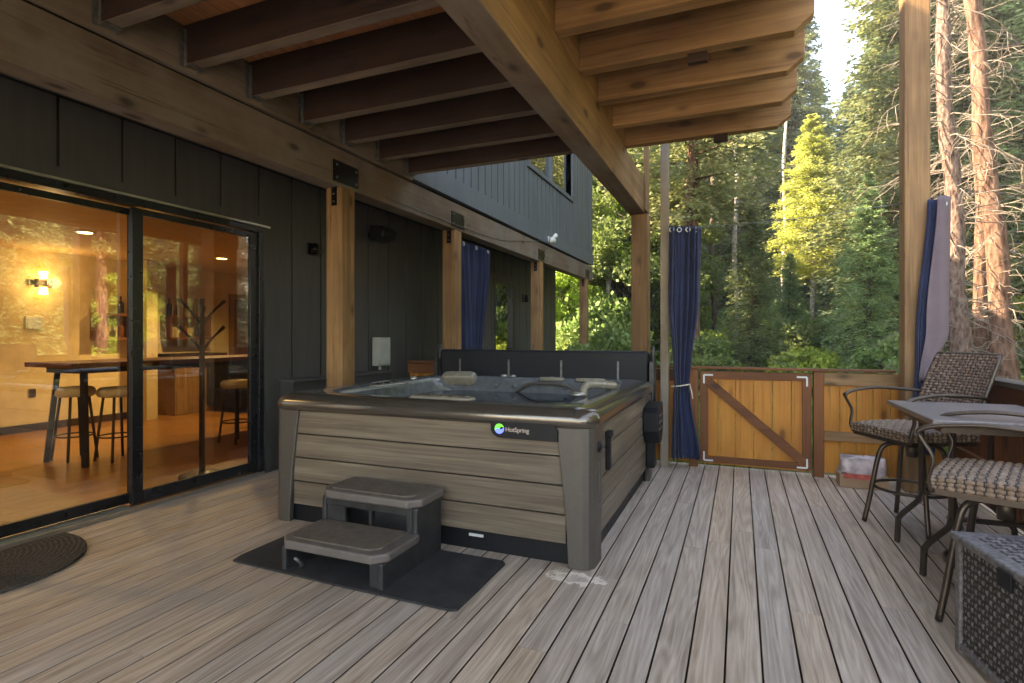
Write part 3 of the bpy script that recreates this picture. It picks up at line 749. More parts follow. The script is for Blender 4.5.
# cover (standing up behind the tub)
cv = thing('tub_cover', 'black folded vinyl cover standing upright behind the hot tub', 'tub cover', (-2.0,5.65,0))
def cover(u,v):  pass
m_ = MB().box(-3.20,-0.84,5.555,5.65,0.16,1.225).box(-3.20,-0.84,5.657,5.76,0.16,1.20)
obj('foam_panel', m_, 'vinyl', cv, bevel=0.03, seg=4)
mb = MB()
for x in (-2.95,-2.35,-1.75,-1.15): mb.box(x,x+0.02,5.545,5.553,0.35,1.12)
obj('strap', mb, 'galv', cv)
for x in (-3.23,-0.80):
    mb = MB().tube(catmull([(x,5.40,0.62),(x,5.55,0.80),(x,5.60,1.05),(x,5.60,1.27)],5),0.016,8)
    mb.tube([(x,5.60,1.27),(x,5.72,1.10),(x,5.72,0.2)],0.014,8); mb.box(x-0.02,x+0.02,5.50,5.66,0.9,1.12)
    obj('lift_arm', mb, 'step_body', cv)
mb = MB()
for k in range(9): mb.tube([(-0.825+0.006*math.sin(k*2),5.66+0.012*math.cos(k*1.7),1.2-0.07*k),(-0.82,5.66,1.15-0.07*k)],0.014,6)
obj('chain', mb, 'galv', cv)

# ------------------------------------------------------------------ STEPS
st = thing('tub_steps', 'two tread brown plastic steps in front of the hot tub', 'steps', (-2.11,2.75,0))
def tread(x0,x1,y0,y1,z,c=0.07):
    P = [(x0,y1),(x0,y0+c),(x0+c,y0),(x1-c,y0),(x1,y0+c),(x1,y1)]
    return P
for (y0,y1,z) in ((2.42,2.80,0.205),(2.76,3.085,0.405)):
    P = tread(-2.49,-1.75,y0,y1,z)
    obj('tread_trim', MB().prism(P[::-1],'z',z-0.055,z-0.004), 'tread_trim', st, bevel=0.012, seg=3)
    P2 = tread(-2.45,-1.82,y0+0.05,y1-0.01,z,0.05)
    obj('tread', MB().prism(P2[::-1],'z',z-0.006,z+0.005), 'tread', st, bevel=0.003)
for x0,x1 in ((-1.80,-1.765),(-2.475,-2.44)):
    mb = MB().prism([(2.45,0.0),(3.08,0.0),(3.08,0.352),(2.79,0.352),(2.785,0.152),(2.45,0.152)],'x',x0,x1)
    obj('side_panel', mb, 'step_body', st, bevel=0.01)
obj('front_foot', bx(-1.86,-1.80,2.46,2.49,0.0,0.152), 'step_body', st, bevel=0.006)
mb = MB().box(-1.84,-1.80,2.79,2.83,0.15,0.35)
mb.box(-2.44,-2.30,2.80,2.82,0.205,0.35).box(-2.44,-1.80,3.02,3.05,0.0,0.35).box(-2.12,-2.10,2.80,2.84,0.21,0.35)
mb.box(-2.44,-1.80,2.795,2.8,0.30,0.35)
obj('riser', mb, 'step_body', st, bevel=0.006)
mb = MB().tube([(-2.36,2.44,0.10),(-2.36,2.5,0.04),(-2.40,2.52,0.01)],0.01,8)
obj('brace', mb, 'galv', st)
o = obj('rubber_mat', MB().prism([(-2.87,2.52),(-2.85,2.44),(-2.0,2.415),(-1.34,2.41),(-1.30,2.43),(-1.30,3.03),(-1.33,3.06),(-2.80,3.07),(-2.86,3.02)],'z',0.003,0.014), 'rubber_mat')
tagit(o, 'black rectangular rubber mat lying under the tub steps', 'mat')
P = [(-4.31, 1.15)]
for k in range(25):
    a = PI*k/24; P.append((-4.31+0.68*math.sin(a)**0.85, 1.75-0.58*math.cos(a)))
P.append((-4.31,2.33))
P = P[1:-1]
o = obj('door_mat', MB().prism([(p[0]+4.31,p[1]-1.75) for p in P],'z',0.003,0.02), 'coir', None, off=(0,0,0)); o.location = (-4.31,1.75,0)
tagit(o, 'dark half round coir doormat at the sliding door', 'mat')

# ------------------------------------------------------------------ CURTAINS
def curtain(fn_center, z0, z1, halfw, amp, folds, along, nrm, phase=0, nz=50, nu=140):
    A = Vector(along).normalized(); N = Vector(nrm).normalized()
    def fn(u, v):
        z = z0+(z1-z0)*v; w = halfw(v); c = Vector(fn_center(v)); s = 2*u-1
        am = amp(v)
        ph = phase+0.7*math.sin(3*u)+0.9*math.sin(2.2*v+5*u)
        f = (0.75+0.35*math.sin(7*u+3*v))*math.sin(2*PI*folds*u+ph) + 0.3*math.sin(2*PI*folds*1.7*u+phase*2+v*3.5)+0.12*math.sin(9*v+11*u)
        bow = -0.9*am*(s*s)
        p = c + A*(s*w + 0.25*am*math.cos(2*PI*folds*u+phase)) + N*(am*f + bow)
        return (p.x, p.y, z)
    return MB().grid(fn, nu, nz)
def solid(o, t=0.004):
    m = o.modifiers.new('solid','SOLIDIFY'); m.thickness = t; m.offset = 0
def interp(v, P):
    for (a,x),(b,y) in zip(P[:-1],P[1:]):
        if v <= b:
            t = (v-a)/(b-a); t = t*t*(3-2*t); return x+(y-x)*t
    return P[-1][1]
# middle curtain
ct = thing('curtain', 'navy blue curtain tied near its middle beside the fence gate', 'curtain', (-0.55,6.0,0))
m_ = curtain(lambda v: (interp(v,[(0,-0.545),(0.3,-0.575),(1,-0.545)]), 6.0, 0), 0.10, 2.52, lambda v: interp(v,[(0,0.135),(0.27,0.085),(0.31,0.07),(0.38,0.085),(0.7,0.155),(1,0.165)]),
             lambda v: interp(v,[(0,0.05),(0.3,0.025),(0.5,0.045),(1,0.04)]), 6, (0.924,0.38,0),(-0.38,0.92,0))
o = obj('fabric', m_, 'curtain_blue', ct); solid(o)
obj('tie', MB().tube([(-0.575+0.10*math.cos(a)*0.92-0.0*math.sin(a), 5.99+0.05*math.sin(a), 0.86+0.015*math.cos(a)) for a in [2*PI*k/18 for k in range(19)]]+[(-0.46,5.95,0.80),(-0.45,5.95,0.73)],0.007,6), 'rope', ct)
def ring(c, r, ax, t=0.005):
    ax = Vector(ax).normalized(); a = ax.orthogonal().normalized(); b = ax.cross(a)
    return [tuple(Vector(c)+a*r*math.cos(2*PI*k/14)+b*r*math.sin(2*PI*k/14)) for k in range(15)]
mb = MB()
for dx in (-0.12,-0.04,0.05,0.13): mb.tube(ring((-0.545+dx*0.92,5.955+dx*0.38,2.48),0.022,(-0.38,0.92,0)),0.006,6)
obj('grommet', mb, 'alu', ct)
# left curtain (between posts two and three)
ct = thing('curtain', 'navy blue curtain hanging between the wall posts beyond the tub cover', 'curtain', (-3.6,7.1,0))
m_ = curtain(lambda v: (-3.60, interp(v,[(0,7.12),(1,7.25)]), 0), 0.12, 2.70, lambda v: interp(v,[(0,0.36),(0.35,0.36),(1,0.52)]),
             lambda v: 0.06, 8, (0,1,0),(1,0,0), 0.6)
o = obj('fabric', m_, 'curtain_blue', ct); solid(o)
mb = MB()
for y in (6.8,7.2,7.6): mb.tube(ring((-3.545,y,2.66),0.024,(1,0,0)),0.007,6)
obj('grommet', mb, 'alu', ct)
# right curtain with lining
ct = thing('curtain', 'navy blue curtain with lavender grey lining hanging on the tall corner post', 'curtain', (1.5,5.72,0))
m_ = curtain(lambda v: (interp(v,[(0,1.43),(0.37,1.45),(1,1.53)]), 5.76, 0), 0.35, 2.55, lambda v: interp(v,[(0,0.09),(0.35,0.05),(0.6,0.06),(1,0.045)]),
             lambda v: interp(v,[(0,0.03),(0.35,0.02),(0.6,0.022),(1,0.015)]), 4, (0.96,0.26,0),(-0.26,0.96,0))
o = obj('fabric', m_, 'curtain_blue', ct); solid(o)
def lf(u,v):
    z = 0.98+(2.56-0.98)*v
    xl = interp(v,[(0,1.42),(0.3,1.475),(1,1.55)]); xr = interp(v,[(0,1.47),(0.28,1.64),(1,1.66)])
    x = xl+(xr-xl)*u
    return (x, 5.70+0.02*math.sin(u*5+v*3)+0.05*u, z+0.01*math.sin(u*3))
o = obj('lining', MB().grid(lf,16,30), 'lining', ct); solid(o,0.006)
obj('grommet', MB().tube(ring((1.60,5.725,2.50),0.022,(0,1,0)),0.007,6), 'alu', ct)
# wire
wy = catmull([(-0.70,6.08,2.54),(-0.55,5.99,2.505),(0.4,5.93,2.50),(1.34,5.86,2.56)],8)
tagit(obj('curtain_wire', MB().tube(wy,0.0028,5), 'wire'), 'thin steel curtain wire strung between the slim post and corner post', 'wire')
wy = catmull([(-3.497,4.9,2.86),(-3.497,7.6,2.88),(-3.497,8.8,3.02),(-3.48,10.2,3.25)],8)
tagit(obj('cable', MB().tube(wy,0.005,5), 'wire'), 'thin cable running along the wall beam to the white floodlight', 'cable')

# ------------------------------------------------------------------ WALL FITTINGS
t_ = thing('wall_light', 'small black wall light beside the big sliding door', 'wall light', (WX,4.79,2.34))
obj('mount', MB().box(WX+0.001,WX+0.03,4.73,4.85,2.28,2.41), 'black_metal', t_, bevel=0.006)
obj('shade', MB().tube([(WX+0.03,4.79,2.345),(WX+0.07,4.79,2.345)],0.02,10).tube([(WX+0.07,4.79,2.28),(WX+0.07,4.79,2.40)],0.035,14).box(WX+0.05,WX+0.15,4.745,4.835,2.30,2.325), 'black_metal', t_)
t_ = thing('speaker', 'black outdoor loudspeaker mounted high on the siding', 'speaker', (WX,5.87,2.67))
obj('cabinet', MB().prism([(WX+0.10,2.58),(WX+0.30,2.62),(WX+0.32,2.70),(WX+0.27,2.77),(WX+0.10,2.78)],'y',5.72,6.02), 'black_plastic', t_, bevel=0.02, seg=3)
obj('bracket', MB().box(WX+0.001,WX+0.1,5.83,5.91,2.63,2.71), 'black_metal', t_)
t_ = thing('meter_box', 'pale grey metal electrical box low on the dark siding', 'electrical box', (WX,6.0,1.15))
obj('housing', bx(WX+0.023,WX+0.13,5.88,6.13,0.99,1.36), 'grey_box', t_, bevel=0.008)
obj('cover', bx(WX+0.131,WX+0.145,5.90,6.11,1.01,1.34), 'grey_box', t_, bevel=0.004)
obj('conduit', MB().tube([(WX+0.07,5.98,0.99),(WX+0.07,5.98,0.935)],0.02,10), 'grey_box', t_)
t_ = thing('wall_light', 'small dark wall lamp beyond the far glass door', 'wall light', (WX,11.3,2.2))
obj('mount', bx(WX+0.001,WX+0.03,11.22,11.34,2.12,2.3), 'black_metal', t_)
obj('shade', MB().tube([(WX+0.09,11.28,2.12),(WX+0.09,11.28,2.28)],[0.05,0.035],12).box(WX+0.03,WX+0.06,11.26,11.3,2.19,2.22), 'black_metal', t_)
t_ = thing('floodlight', 'small white security light fixed to the skirt board of the upper storey', 'floodlight', (-3.49,10.3,3.3))
obj('mount', bx(-3.494,-3.46,10.22,10.34,3.22,3.34), 'white_plastic', t_, bevel=0.008)
obj('lamp_head', MB().tube([(-3.46,10.28,3.30),(-3.38,10.25,3.28)],[0.03,0.04],12).tube([(-3.40,10.2,3.27),(-3.34,10.12,3.22)],[0.05,0.065],14).tube([(-3.41,10.34,3.32),(-3.36,10.4,3.38)],[0.03,0.045],14), 'white_plastic', t_)

# ------------------------------------------------------------------ BOX OF FIREWOOD PACKETS
t_ = thing('cardboard_box', 'brown cardboard box holding wrapped packets, on the deck by the fence', 'box', (1.02,5.85,0))
obj('carton', MB().box(0.84,1.22,5.78,5.98,0.002,0.12), 'card', t_, bevel=0.004)
def bg(u,v):
    a = 2*PI*u
    zz = 0.12+0.15*v; s_ = 1-0.10*v+0.05*math.sin(9*u*2+v*4)*(1-v*0.5)+(-0.97*(v>0.96))
    sg = lambda q: math.copysign(abs(q)**0.45,q)
    return (1.03+0.19*s_*sg(math.cos(a)), 5.88+0.1*s_*sg(math.sin(a)), zz+0.015*math.sin(11*u*2+5*v))
obj('packet', MB().grid(bg,48,16), 'plastic_bag', t_)
obj('print', MB().box(0.87,1.12,5.772,5.779,0.085,0.13), 'red_print', t_)

# ------------------------------------------------------------------ WICKER CHAIRS
def weave_h(a, b, amp):
    # a,b in cell units; basket weave height
    i = math.floor(a); j = math.floor(b); fa_ = a-i; fb = b-j
    if (i+j) % 2 == 0: h = math.sin(PI*fa_)**0.5*max(0,math.sin(PI*fb))**0.7
    else: h = 0.55*math.sin(PI*fb)**0.5*max(0,math.sin(PI*fa_))**0.7
    return amp*h
def seat_mesh(L, W, z0, z1, cell, amp, dome=0.02):
    mb = MB(); nx = int(L/cell); ny = int(W/cell); nz = max(3, int((z1-z0)/(cell*0.8)))
    zt = lambda u, v: z1 - dome*(2*abs(u-0.5))**3 - dome*0.8*(2*abs(v-0.5))**4
    weave(mb, lambda u,v,h: ((u-0.5)*L, (v-0.5)*W, zt(u,v)+h), nx, ny, amp)
    weave(mb, lambda u,v,h: ((u-0.5)*L, -(W/2+h), z0+(zt(u,0)-z0)*v), nx, nz, amp)
    weave(mb, lambda u,v,h: ((0.5-u)*L, (W/2+h), z0+(zt(1-u,1)-z0)*v), nx, nz, amp)
    weave(mb, lambda u,v,h: ((L/2+h), (u-0.5)*W, z0+(zt(1,u)-z0)*v), ny, nz, amp)
    weave(mb, lambda u,v,h: (-(L/2+h), (0.5-u)*W, z0+(zt(0,1-u)-z0)*v), ny, nz, amp)
    mb.box(-L/2+0.002,L/2-0.002,-W/2+0.002,W/2-0.002,z0-0.002,z0+0.02)
    return mb
def make_chair(label, loc, rz, legrel, wm, ws):
    c = thing('wicker_chair', label, 'chair', (0,0,0), 0, 'swivel patio chairs round the table')
    obj('seat', seat_mesh(0.52,0.56,0.655,0.735,0.034,0.010), ws, c)
    # backrest: closed woven slab
    Wb = 0.54; Lb = 0.56; mb = MB()
    def back(side):
        def fn(u, v, h):
            y = (u-0.5)*Wb*(1-0.06*v)*side; s_ = v*Lb
            x0 = -0.23 - 0.16*v**1.15*1.3; z = 0.72+s_*0.93
            bow = -0.05*(1-(2*abs(u-0.5))**2)
            return (x0+bow+side*(0.012+h), y, z)
        return fn
    weave(mb, back(1), 16, 26, 0.010); weave(mb, back(-1), 16, 26, 0.010)
    obj('backrest', mb, wm, c)
    fr = MB()
    edge = []
    for s_ in (-1,1):
        pts = [(-0.23-0.16*v**1.15*1.3, s_*Wb/2*(1-0.06*v), 0.72+v*Lb*0.93) for v in [k/10 for k in range(11)]]
        fr.tube([(-0.16,s_*0.26,0.65)]+pts, 0.014, 8)
    v=1.0; fr.tube([(-0.438-0.05*(1-(2*abs(u-0.5))**2), (u-0.5)*Wb*0.94, 0.72+Lb*0.93) for u in [k/10 for k in range(11)]], 0.014, 8)
    fr.box(-0.25,0.25,-0.265,-0.235,0.625,0.65).box(-0.25,0.25,0.235,0.265,0.625,0.65).box(-0.25,-0.22,-0.235,0.235,0.625,0.65).box(0.22,0.25,-0.235,0.235,0.625,0.65)
    obj('frame', fr, 'bronze', c)
    for s_ in (-1,1):
        y = s_*0.30
        P = catmull([(-0.31,s_*0.27,0.95),(-0.15,y,0.965),(0.05,y,0.975),(0.22,y,0.955),(0.29,y,0.925),(0.275,y,0.88),(0.235,y,0.80),(0.255,s_*0.29,0.70),(0.24,s_*0.275,0.64)],5)
        obj('armrest', MB().tube(P, [0.021]*22+[0.015]*(len(P)-22), 8, flat=(1.0,0.55)), 'bronze', c)
    bs = obj('swivel_base', MB().lathe([(0.10,0.60),(0.10,0.622),(0.05,0.625)],(0,0,0),16).lathe([(0.035,0.50),(0.035,0.60)],(0,0,0),12), 'bronze', c)
    mb = MB()
    for k in range(4):
        a = legrel + k*PI/2
        P = catmull([(0.03,0.585),(0.13,0.59),(0.195,0.545),(0.225,0.45),(0.25,0.30),(0.275,0.15),(0.30,0.0)],4)if False else None
        Q = catmull([(q[0]*math.cos(a),q[0]*math.sin(a),q[1]) for q in ((0.03,0.585),(0.12,0.592),(0.185,0.555),(0.215,0.46),(0.24,0.32),(0.27,0.15),(0.30,0.006))],4)
        obj('leg', MB().tube(Q, 0.0165, 10), 'bronze', c, world=False)
    obj('foot_ring', MB().tube([(0.232*math.cos(2*PI*k/36),0.232*math.sin(2*PI*k/36),0.27) for k in range(37)],0.011,8,cap=False), 'bronze', c)
    c.location = loc; c.rotation_euler = (0,0,rz)
    return c
make_chair('brown wicker swivel chair with tall backrest in front of the fence post', (1.15,4.80,0), R(207), R(-22), 'wicker', 'wicker_light')
make_chair('nearer wicker swivel chair with pale woven seat, behind the storage box', (1.17,3.32,0), R(157), R(40), 'wicker', 'wicker_light')
# table
tb = thing('patio_table', 'brown bar height patio table with flat top and bent metal legs', 'table', (1.28,4.0,0))
obj('tabletop', MB().prism([(0.93,3.50),(1.63,3.50),(1.63,4.47),(0.93,4.47)],'z',0.905,0.937), 'table_stone', tb, bevel=0.008, seg=3)
obj('apron', MB().box(0.99,1.57,3.58,3.61,0.86,0.904).box(0.99,1.57,4.36,4.39,0.86,0.904).box(0.99,1.02,3.61,4.36,0.86,0.904).box(1.54,1.57,3.61,4.36,0.86,0.904), 'bronze', tb)
for (x,y,s_) in ((1.10,3.80,-1),(1.10,4.36,-1),(1.46,3.80,1),(1.46,4.36,1)):
    P = [(x,y,0.87),(x,y,0.36),(x+s_*0.012,y,0.30),(x+s_*0.10,y+0.01,0.20),(x+s_*0.125,y+0.015,0.16),(x+s_*0.13,y+0.02,0.004)]
    obj('leg', MB().tube(P,0.022,4,smooth=False,flat=(1.2,0.8)), 'bronze', tb)
[obj('crossbar', bx(1.08,1.48,a_,a_+0.04,0.34,0.36), 'bronze', tb) for a_ in (3.78,4.34)]
# storage box
sb = thing('storage_box', 'dark woven plastic storage box at the near edge of the deck', 'storage box', (0.871,2.96,0), R(9))
LX, LY, HZ = 0.60, 1.15, 0.485
mb = MB()
weave(mb, lambda u,v,h: (0.012-h, -LY+0.02+(LY-0.04)*u, 0.04+(HZ-0.045)*v), 44, 15, 0.009, thr=0.5)
weave(mb, lambda u,v,h: (0.02+(LX-0.04)*u, -0.012+h, 0.04+(HZ-0.045)*v), 23, 15, 0.009, thr=0.5)
weave(mb, lambda u,v,h: (0.02+(LX-0.04)*u, -LY+0.012-h, 0.04+(HZ-0.045)*v), 23, 15, 0.009, thr=0.5)
mb.box(LX-0.02,LX-0.005,-LY+0.02,-0.02,0.04,HZ)
mb.box(0.03,LX-0.03,-LY+0.03,-0.03,0.03,HZ-0.02)
obj('body', mb, 'wicker_dark', sb, world=False)
mb = MB()
for (x,y) in ((0,0),(0,-LY+0.03),(LX-0.03,0),(LX-0.03,-LY+0.03)):
    mb.box(x-0.004,x+0.034,y-0.034 if y==0 else y-0.034,y+0.004,0.002,HZ)
mb.box(-0.004,0.03,-LY+0.03,-0.034,0.02,0.055)
obj('corner_post', mb, 'wicker_dark', sb, world=False, bevel=0.006)
mb = MB().box(-0.018,LX+0.018,-LY-0.018,0.018,HZ+0.001,HZ+0.035)
lid = obj('lid', mb, 'wicker_dark', sb, world=False, bevel=0.01, seg=3)
lid_top = MB()
weave(lid_top, lambda u,v,h: (0.045+(LX-0.09)*u, -0.045-(LY-0.09)*v, HZ+0.0355+h), 14, 30, 0.006, thr=0.38)
obj('lid_weave', lid_top, 'wicker_dark', lid, world=False)
obj('latch', bx(-0.03,-0.019,-0.42,-0.34,HZ-0.05,HZ+0.02), 'black_plastic', sb, world=False, bevel=0.004)

# ------------------------------------------------------------------ INTERIOR THINGS
tb = thing('pub_table', 'long wooden pub table seen inside through the sliding door', 'table', (-6.6,4.8,0))
obj('tabletop', bx(-7.0,-6.2,3.40,6.7,1.05,1.10), 'redwood_y', tb, bevel=0.008)
obj('apron', bx(-6.9,-6.3,3.55,6.55,0.985,1.048), 'black_metal', tb)
for x,y,dx in ((-6.82,3.62,-0.12),(-6.38,3.62,0.12),(-6.82,6.45,-0.12),(-6.38,6.45,0.12)):
    obj('leg', MB().tube([(x,y,1.05),(x+dx,y-0.05,0.014)],0.035,4,smooth=False), 'black_metal', tb)
def stool(label, x, y):
    s = thing('bar_stool', label, 'bar stool', (x,y,0.012), 0, 'bar stools at the pub table')
    obj('cushion', MB().lathe([(0.17,0.70),(0.19,0.72),(0.19,0.77),(0.165,0.80),(0.05,0.81)],(x,y,0.012),24), 'cushion', s)
    for k in range(4):
        a = PI/4+k*PI/2
        obj('leg', MB().tube([(x+0.13*math.cos(a),y+0.13*math.sin(a),0.71),(x+0.21*math.cos(a),y+0.21*math.sin(a),0.013)],0.014,8), 'dark_z', s)
    obj('foot_ring', MB().tube([(x+0.175*math.cos(2*PI*k/24),y+0.175*math.sin(2*PI*k/24),0.28) for k in range(25)],0.009,6,cap=False), 'black_metal', s)
stool('round cushioned bar stool under the near end of the pub table, inside left door', -6.82, 3.78)
stool('round bar stool next to the inner edge of the left glass door', -6.36, 3.95)
stool('round bar stool behind the coat rack inside the right door', -6.0, 5.2)
stool('round bar stool nearest the right side of the right glass door', -5.6, 5.3)
cr = thing('coat_rack', 'black standing coat rack with curved hooks just inside the glass door', 'coat rack', (-4.85,3.80,0.012))
obj('stand', MB().tube([(-4.85,3.80,0.03),(-4.85,3.80,1.74)],[0.028,0.022],12), 'bronze', cr)
obj('base', MB().lathe([(0.20,0.0),(0.20,0.018),(0.16,0.035),(0.04,0.05)],(-4.85,3.80,0.013),28), 'bronze', cr)
for a, z in ((0.98,1.60),(0.98+PI,1.60),(0.98+PI/2,1.52),(0.98-PI/2,1.52),(0.6,1.34),(3.9,1.34)):
    P = catmull([(-4.85,3.80,z-0.12),(-4.85+0.08*math.cos(a),3.80+0.08*math.sin(a),z),(-4.85+0.2*math.cos(a),3.80+0.2*math.sin(a),z+0.13)],5)
    obj('hook', MB().tube(P,[0.012]*9+[0.017,0.02],8), 'bronze', cr)
sc = thing('wall_sconce', 'lit brass wall sconce glowing inside the room', 'wall lamp', (IX0,4.75,2.15))
obj('bracket', MB().box(IX0,IX0+0.05,4.60,4.90,2.11,2.19).tube([(IX0+0.1,4.67,2.08),(IX0+0.1,4.67,2.2)],0.03,10).tube([(IX0+0.1,4.83,2.08),(IX0+0.1,4.83,2.2)],0.03,10), 'bronze', sc)
obj('lamp_glass', MB().tube([(IX0+0.1,4.75,2.21),(IX0+0.1,4.75,2.31)],[0.04,0.055],12).tube([(IX0+0.1,4.75,1.98),(IX0+0.1,4.75,2.08)],[0.055,0.04],12), 'lamp_glow', sc)
def shelf(label, y0, y1, x1=IX0+0.28):
    s = thing('wall_shelf', label, 'shelf', (IX0,(y0+y1)/2,1.35))
    obj('board', bx(IX0+0.002,x1,y0,y1,1.70,1.74), 'redwood_y', s); obj('board', bx(IX0+0.002,x1,y0,y1,1.32,1.36), 'redwood_y', s)
    obj('upright', bx(IX0+0.002,x1-0.02,y0,y0+0.03,1.361,1.699), 'redwood_z', s); obj('upright', bx(IX0+0.002,x1-0.02,y1-0.03,y1,1.361,1.699), 'redwood_z', s)
shelf('wooden liquor shelf seen through the left glass door', 5.42, 5.95)
shelf('wooden liquor shelf seen through the right glass door', 6.55, 7.35)
bc = thing('bar_cabinet', 'wooden bar cabinet under the right liquor shelf inside the room', 'cabinet', (IX0+0.3,6.95,0.012))
obj('body', bx(IX0+0.002,IX0+0.45,6.5,7.45,0.013,1.02), 'cedar_z', bc, bevel=0.006)
obj('countertop', bx(IX0+0.002,IX0+0.50,6.45,7.50,1.022,1.07), 'dark_y', bc, bevel=0.006)
bi = 0
def bottle(x, y, z, m, h, r, label):
    prof = [(r*0.95,0),(r,0.01),(r,h*0.58),(r*0.85,h*0.66),(r*0.32,h*0.76),(r*0.30,h*0.94),(r*0.36,h*0.95),(r*0.36,h)]
    o = obj('bottle', MB().lathe(prof,(0,0,0),14), m, None, off=(0,0,0)); o.location = (x,y,z)
    tagit(o, label, 'bottle', 'liquor bottles on the shelves')
bl = ['bottle_brown','bottle_dark','bottle_clear']; bn = ['amber','dark','clear']
specs = [(5.52,1.741,0,0.30,'amber tall bottle standing on top of the left liquor shelf'),(5.80,1.741,1,0.28,'dark squat bottle standing on top of the left liquor shelf'),
 (5.56,1.361,2,0.24,'clear short bottle inside the left liquor shelf'),(5.80,1.361,0,0.26,'amber bottle inside the left liquor shelf'),
 (6.62,1.741,1,0.30,'dark bottle at the left end on top of the right liquor shelf'),(6.80,1.741,0,0.26,'amber short bottle on top of the right liquor shelf'),
 (6.95,1.741,2,0.28,'clear bottle in the middle on top of the right liquor shelf'),(7.12,1.741,0,0.32,'tall amber bottle near the right end of the right liquor shelf'),
 (6.68,1.361,2,0.22,'clear bottle inside the right liquor shelf at its left'),(6.9,1.361,0,0.24,'amber bottle inside the right liquor shelf at its middle'),(7.15,1.361,1,0.25,'dark bottle inside the right liquor shelf at its right')]
for (y,z,m,h,lb_) in specs: bottle(IX0+0.14,y,z,bl[m],h,0.045,lb_)
rg = obj('rug', MB().prism([(-6.6,1.0),(-4.75,1.0),(-4.75,2.8),(-6.2,2.9)],'z',0.014,0.024), 'rug'); tagit(rg, 'tan rug on the wood floor inside the left door', 'rug')
ca = thing('armchair', 'dark upholstered armchair at the back of the room behind glass', 'armchair', (-8.4,7.6,0.012))
obj('seat', bx(-8.8,-8.1,7.1,8.0,0.10,0.45), 'black_plastic', ca, bevel=0.06, seg=3)
obj('backrest', bx(-9.1,-8.81,7.1,8.0,0.10,1.0), 'black_plastic', ca, bevel=0.08, seg=3)
for (x,y,lb_) in ((-7.2,4.1,'round recessed ceiling light glowing over the left glass door'),(-7.6,6.3,'round recessed ceiling light glowing over the right glass door')):
    c_ = thing('ceiling_light', lb_, 'ceiling light', (x,y,IZ))
    obj('trim', MB().lathe([(0.10,-0.012),(0.11,-0.001),(0.05,-0.001)],(x,y,IZ),24), 'white_plastic', c_)
    obj('lens', MB().lathe([(0.075,-0.016),(0.075,-0.013)],(x,y,IZ),24), 'can_glow', c_)
def lamp(name, loc, W, col, rad, spot=True):
    l = bpy.data.lights.new(name,'SPOT' if spot else 'POINT'); l.energy = W; l.color = col; l.shadow_soft_size = rad
    if spot: l.spot_size = R(150); l.spot_blend = 0.6
    o = bpy.data.objects.new(name, l); COL.objects.link(o); o.location = loc
WARM = (1.0,0.77,0.42)
lamp('can_lamp', (-7.2,4.1,2.58), 11, WARM, 0.06); lamp('can_lamp', (-7.6,6.3,2.58), 44, WARM, 0.06)
lamp('sconce_lamp', (IX0+0.35,4.76,2.15), 1.5, WARM, 0.08, False); lamp('can_lamp', (-6.0,1.2,2.58), 16, WARM, 0.06)

# ------------------------------------------------------------------ TREES
rng = np.random.default_rng(11)
def leaf_mesh(name, C, L, Wd, U, mat):
    """C centres Nx3, L half length, Wd half width vectors from U directions"""
    N = len(C)
    D = U/np.linalg.norm(U,axis=1,keepdims=True)
    Rn = rng.normal(size=(N,3)); S = np.cross(D,Rn); S /= np.linalg.norm(S,axis=1,keepdims=True)+1e-9
    a = C-D*L[:,None]; b = C+S*Wd[:,None]; c = C+D*L[:,None]; d = C-S*Wd[:,None]
    V = np.stack([a,b,c,d],1).reshape(-1,3)
    me = bpy.data.meshes.new(name); me.vertices.add(4*N); me.vertices.foreach_set('co', V.astype(np.float32).ravel())
    me.loops.add(4*N); me.loops.foreach_set('vertex_index', np.arange(4*N,dtype=np.int32))
    me.polygons.add(N); me.polygons.foreach_set('loop_start', np.arange(0,4*N,4,dtype=np.int32)); me.polygons.foreach_set('loop_total', np.full(N,4,dtype=np.int32))
    me.materials.append(MATS[mat]); me.update(); me.validate()
    return me
def mesh_obj(name, me, parent):
    o = bpy.data.objects.new(name, me); COL.objects.link(o); o.parent = parent; return o
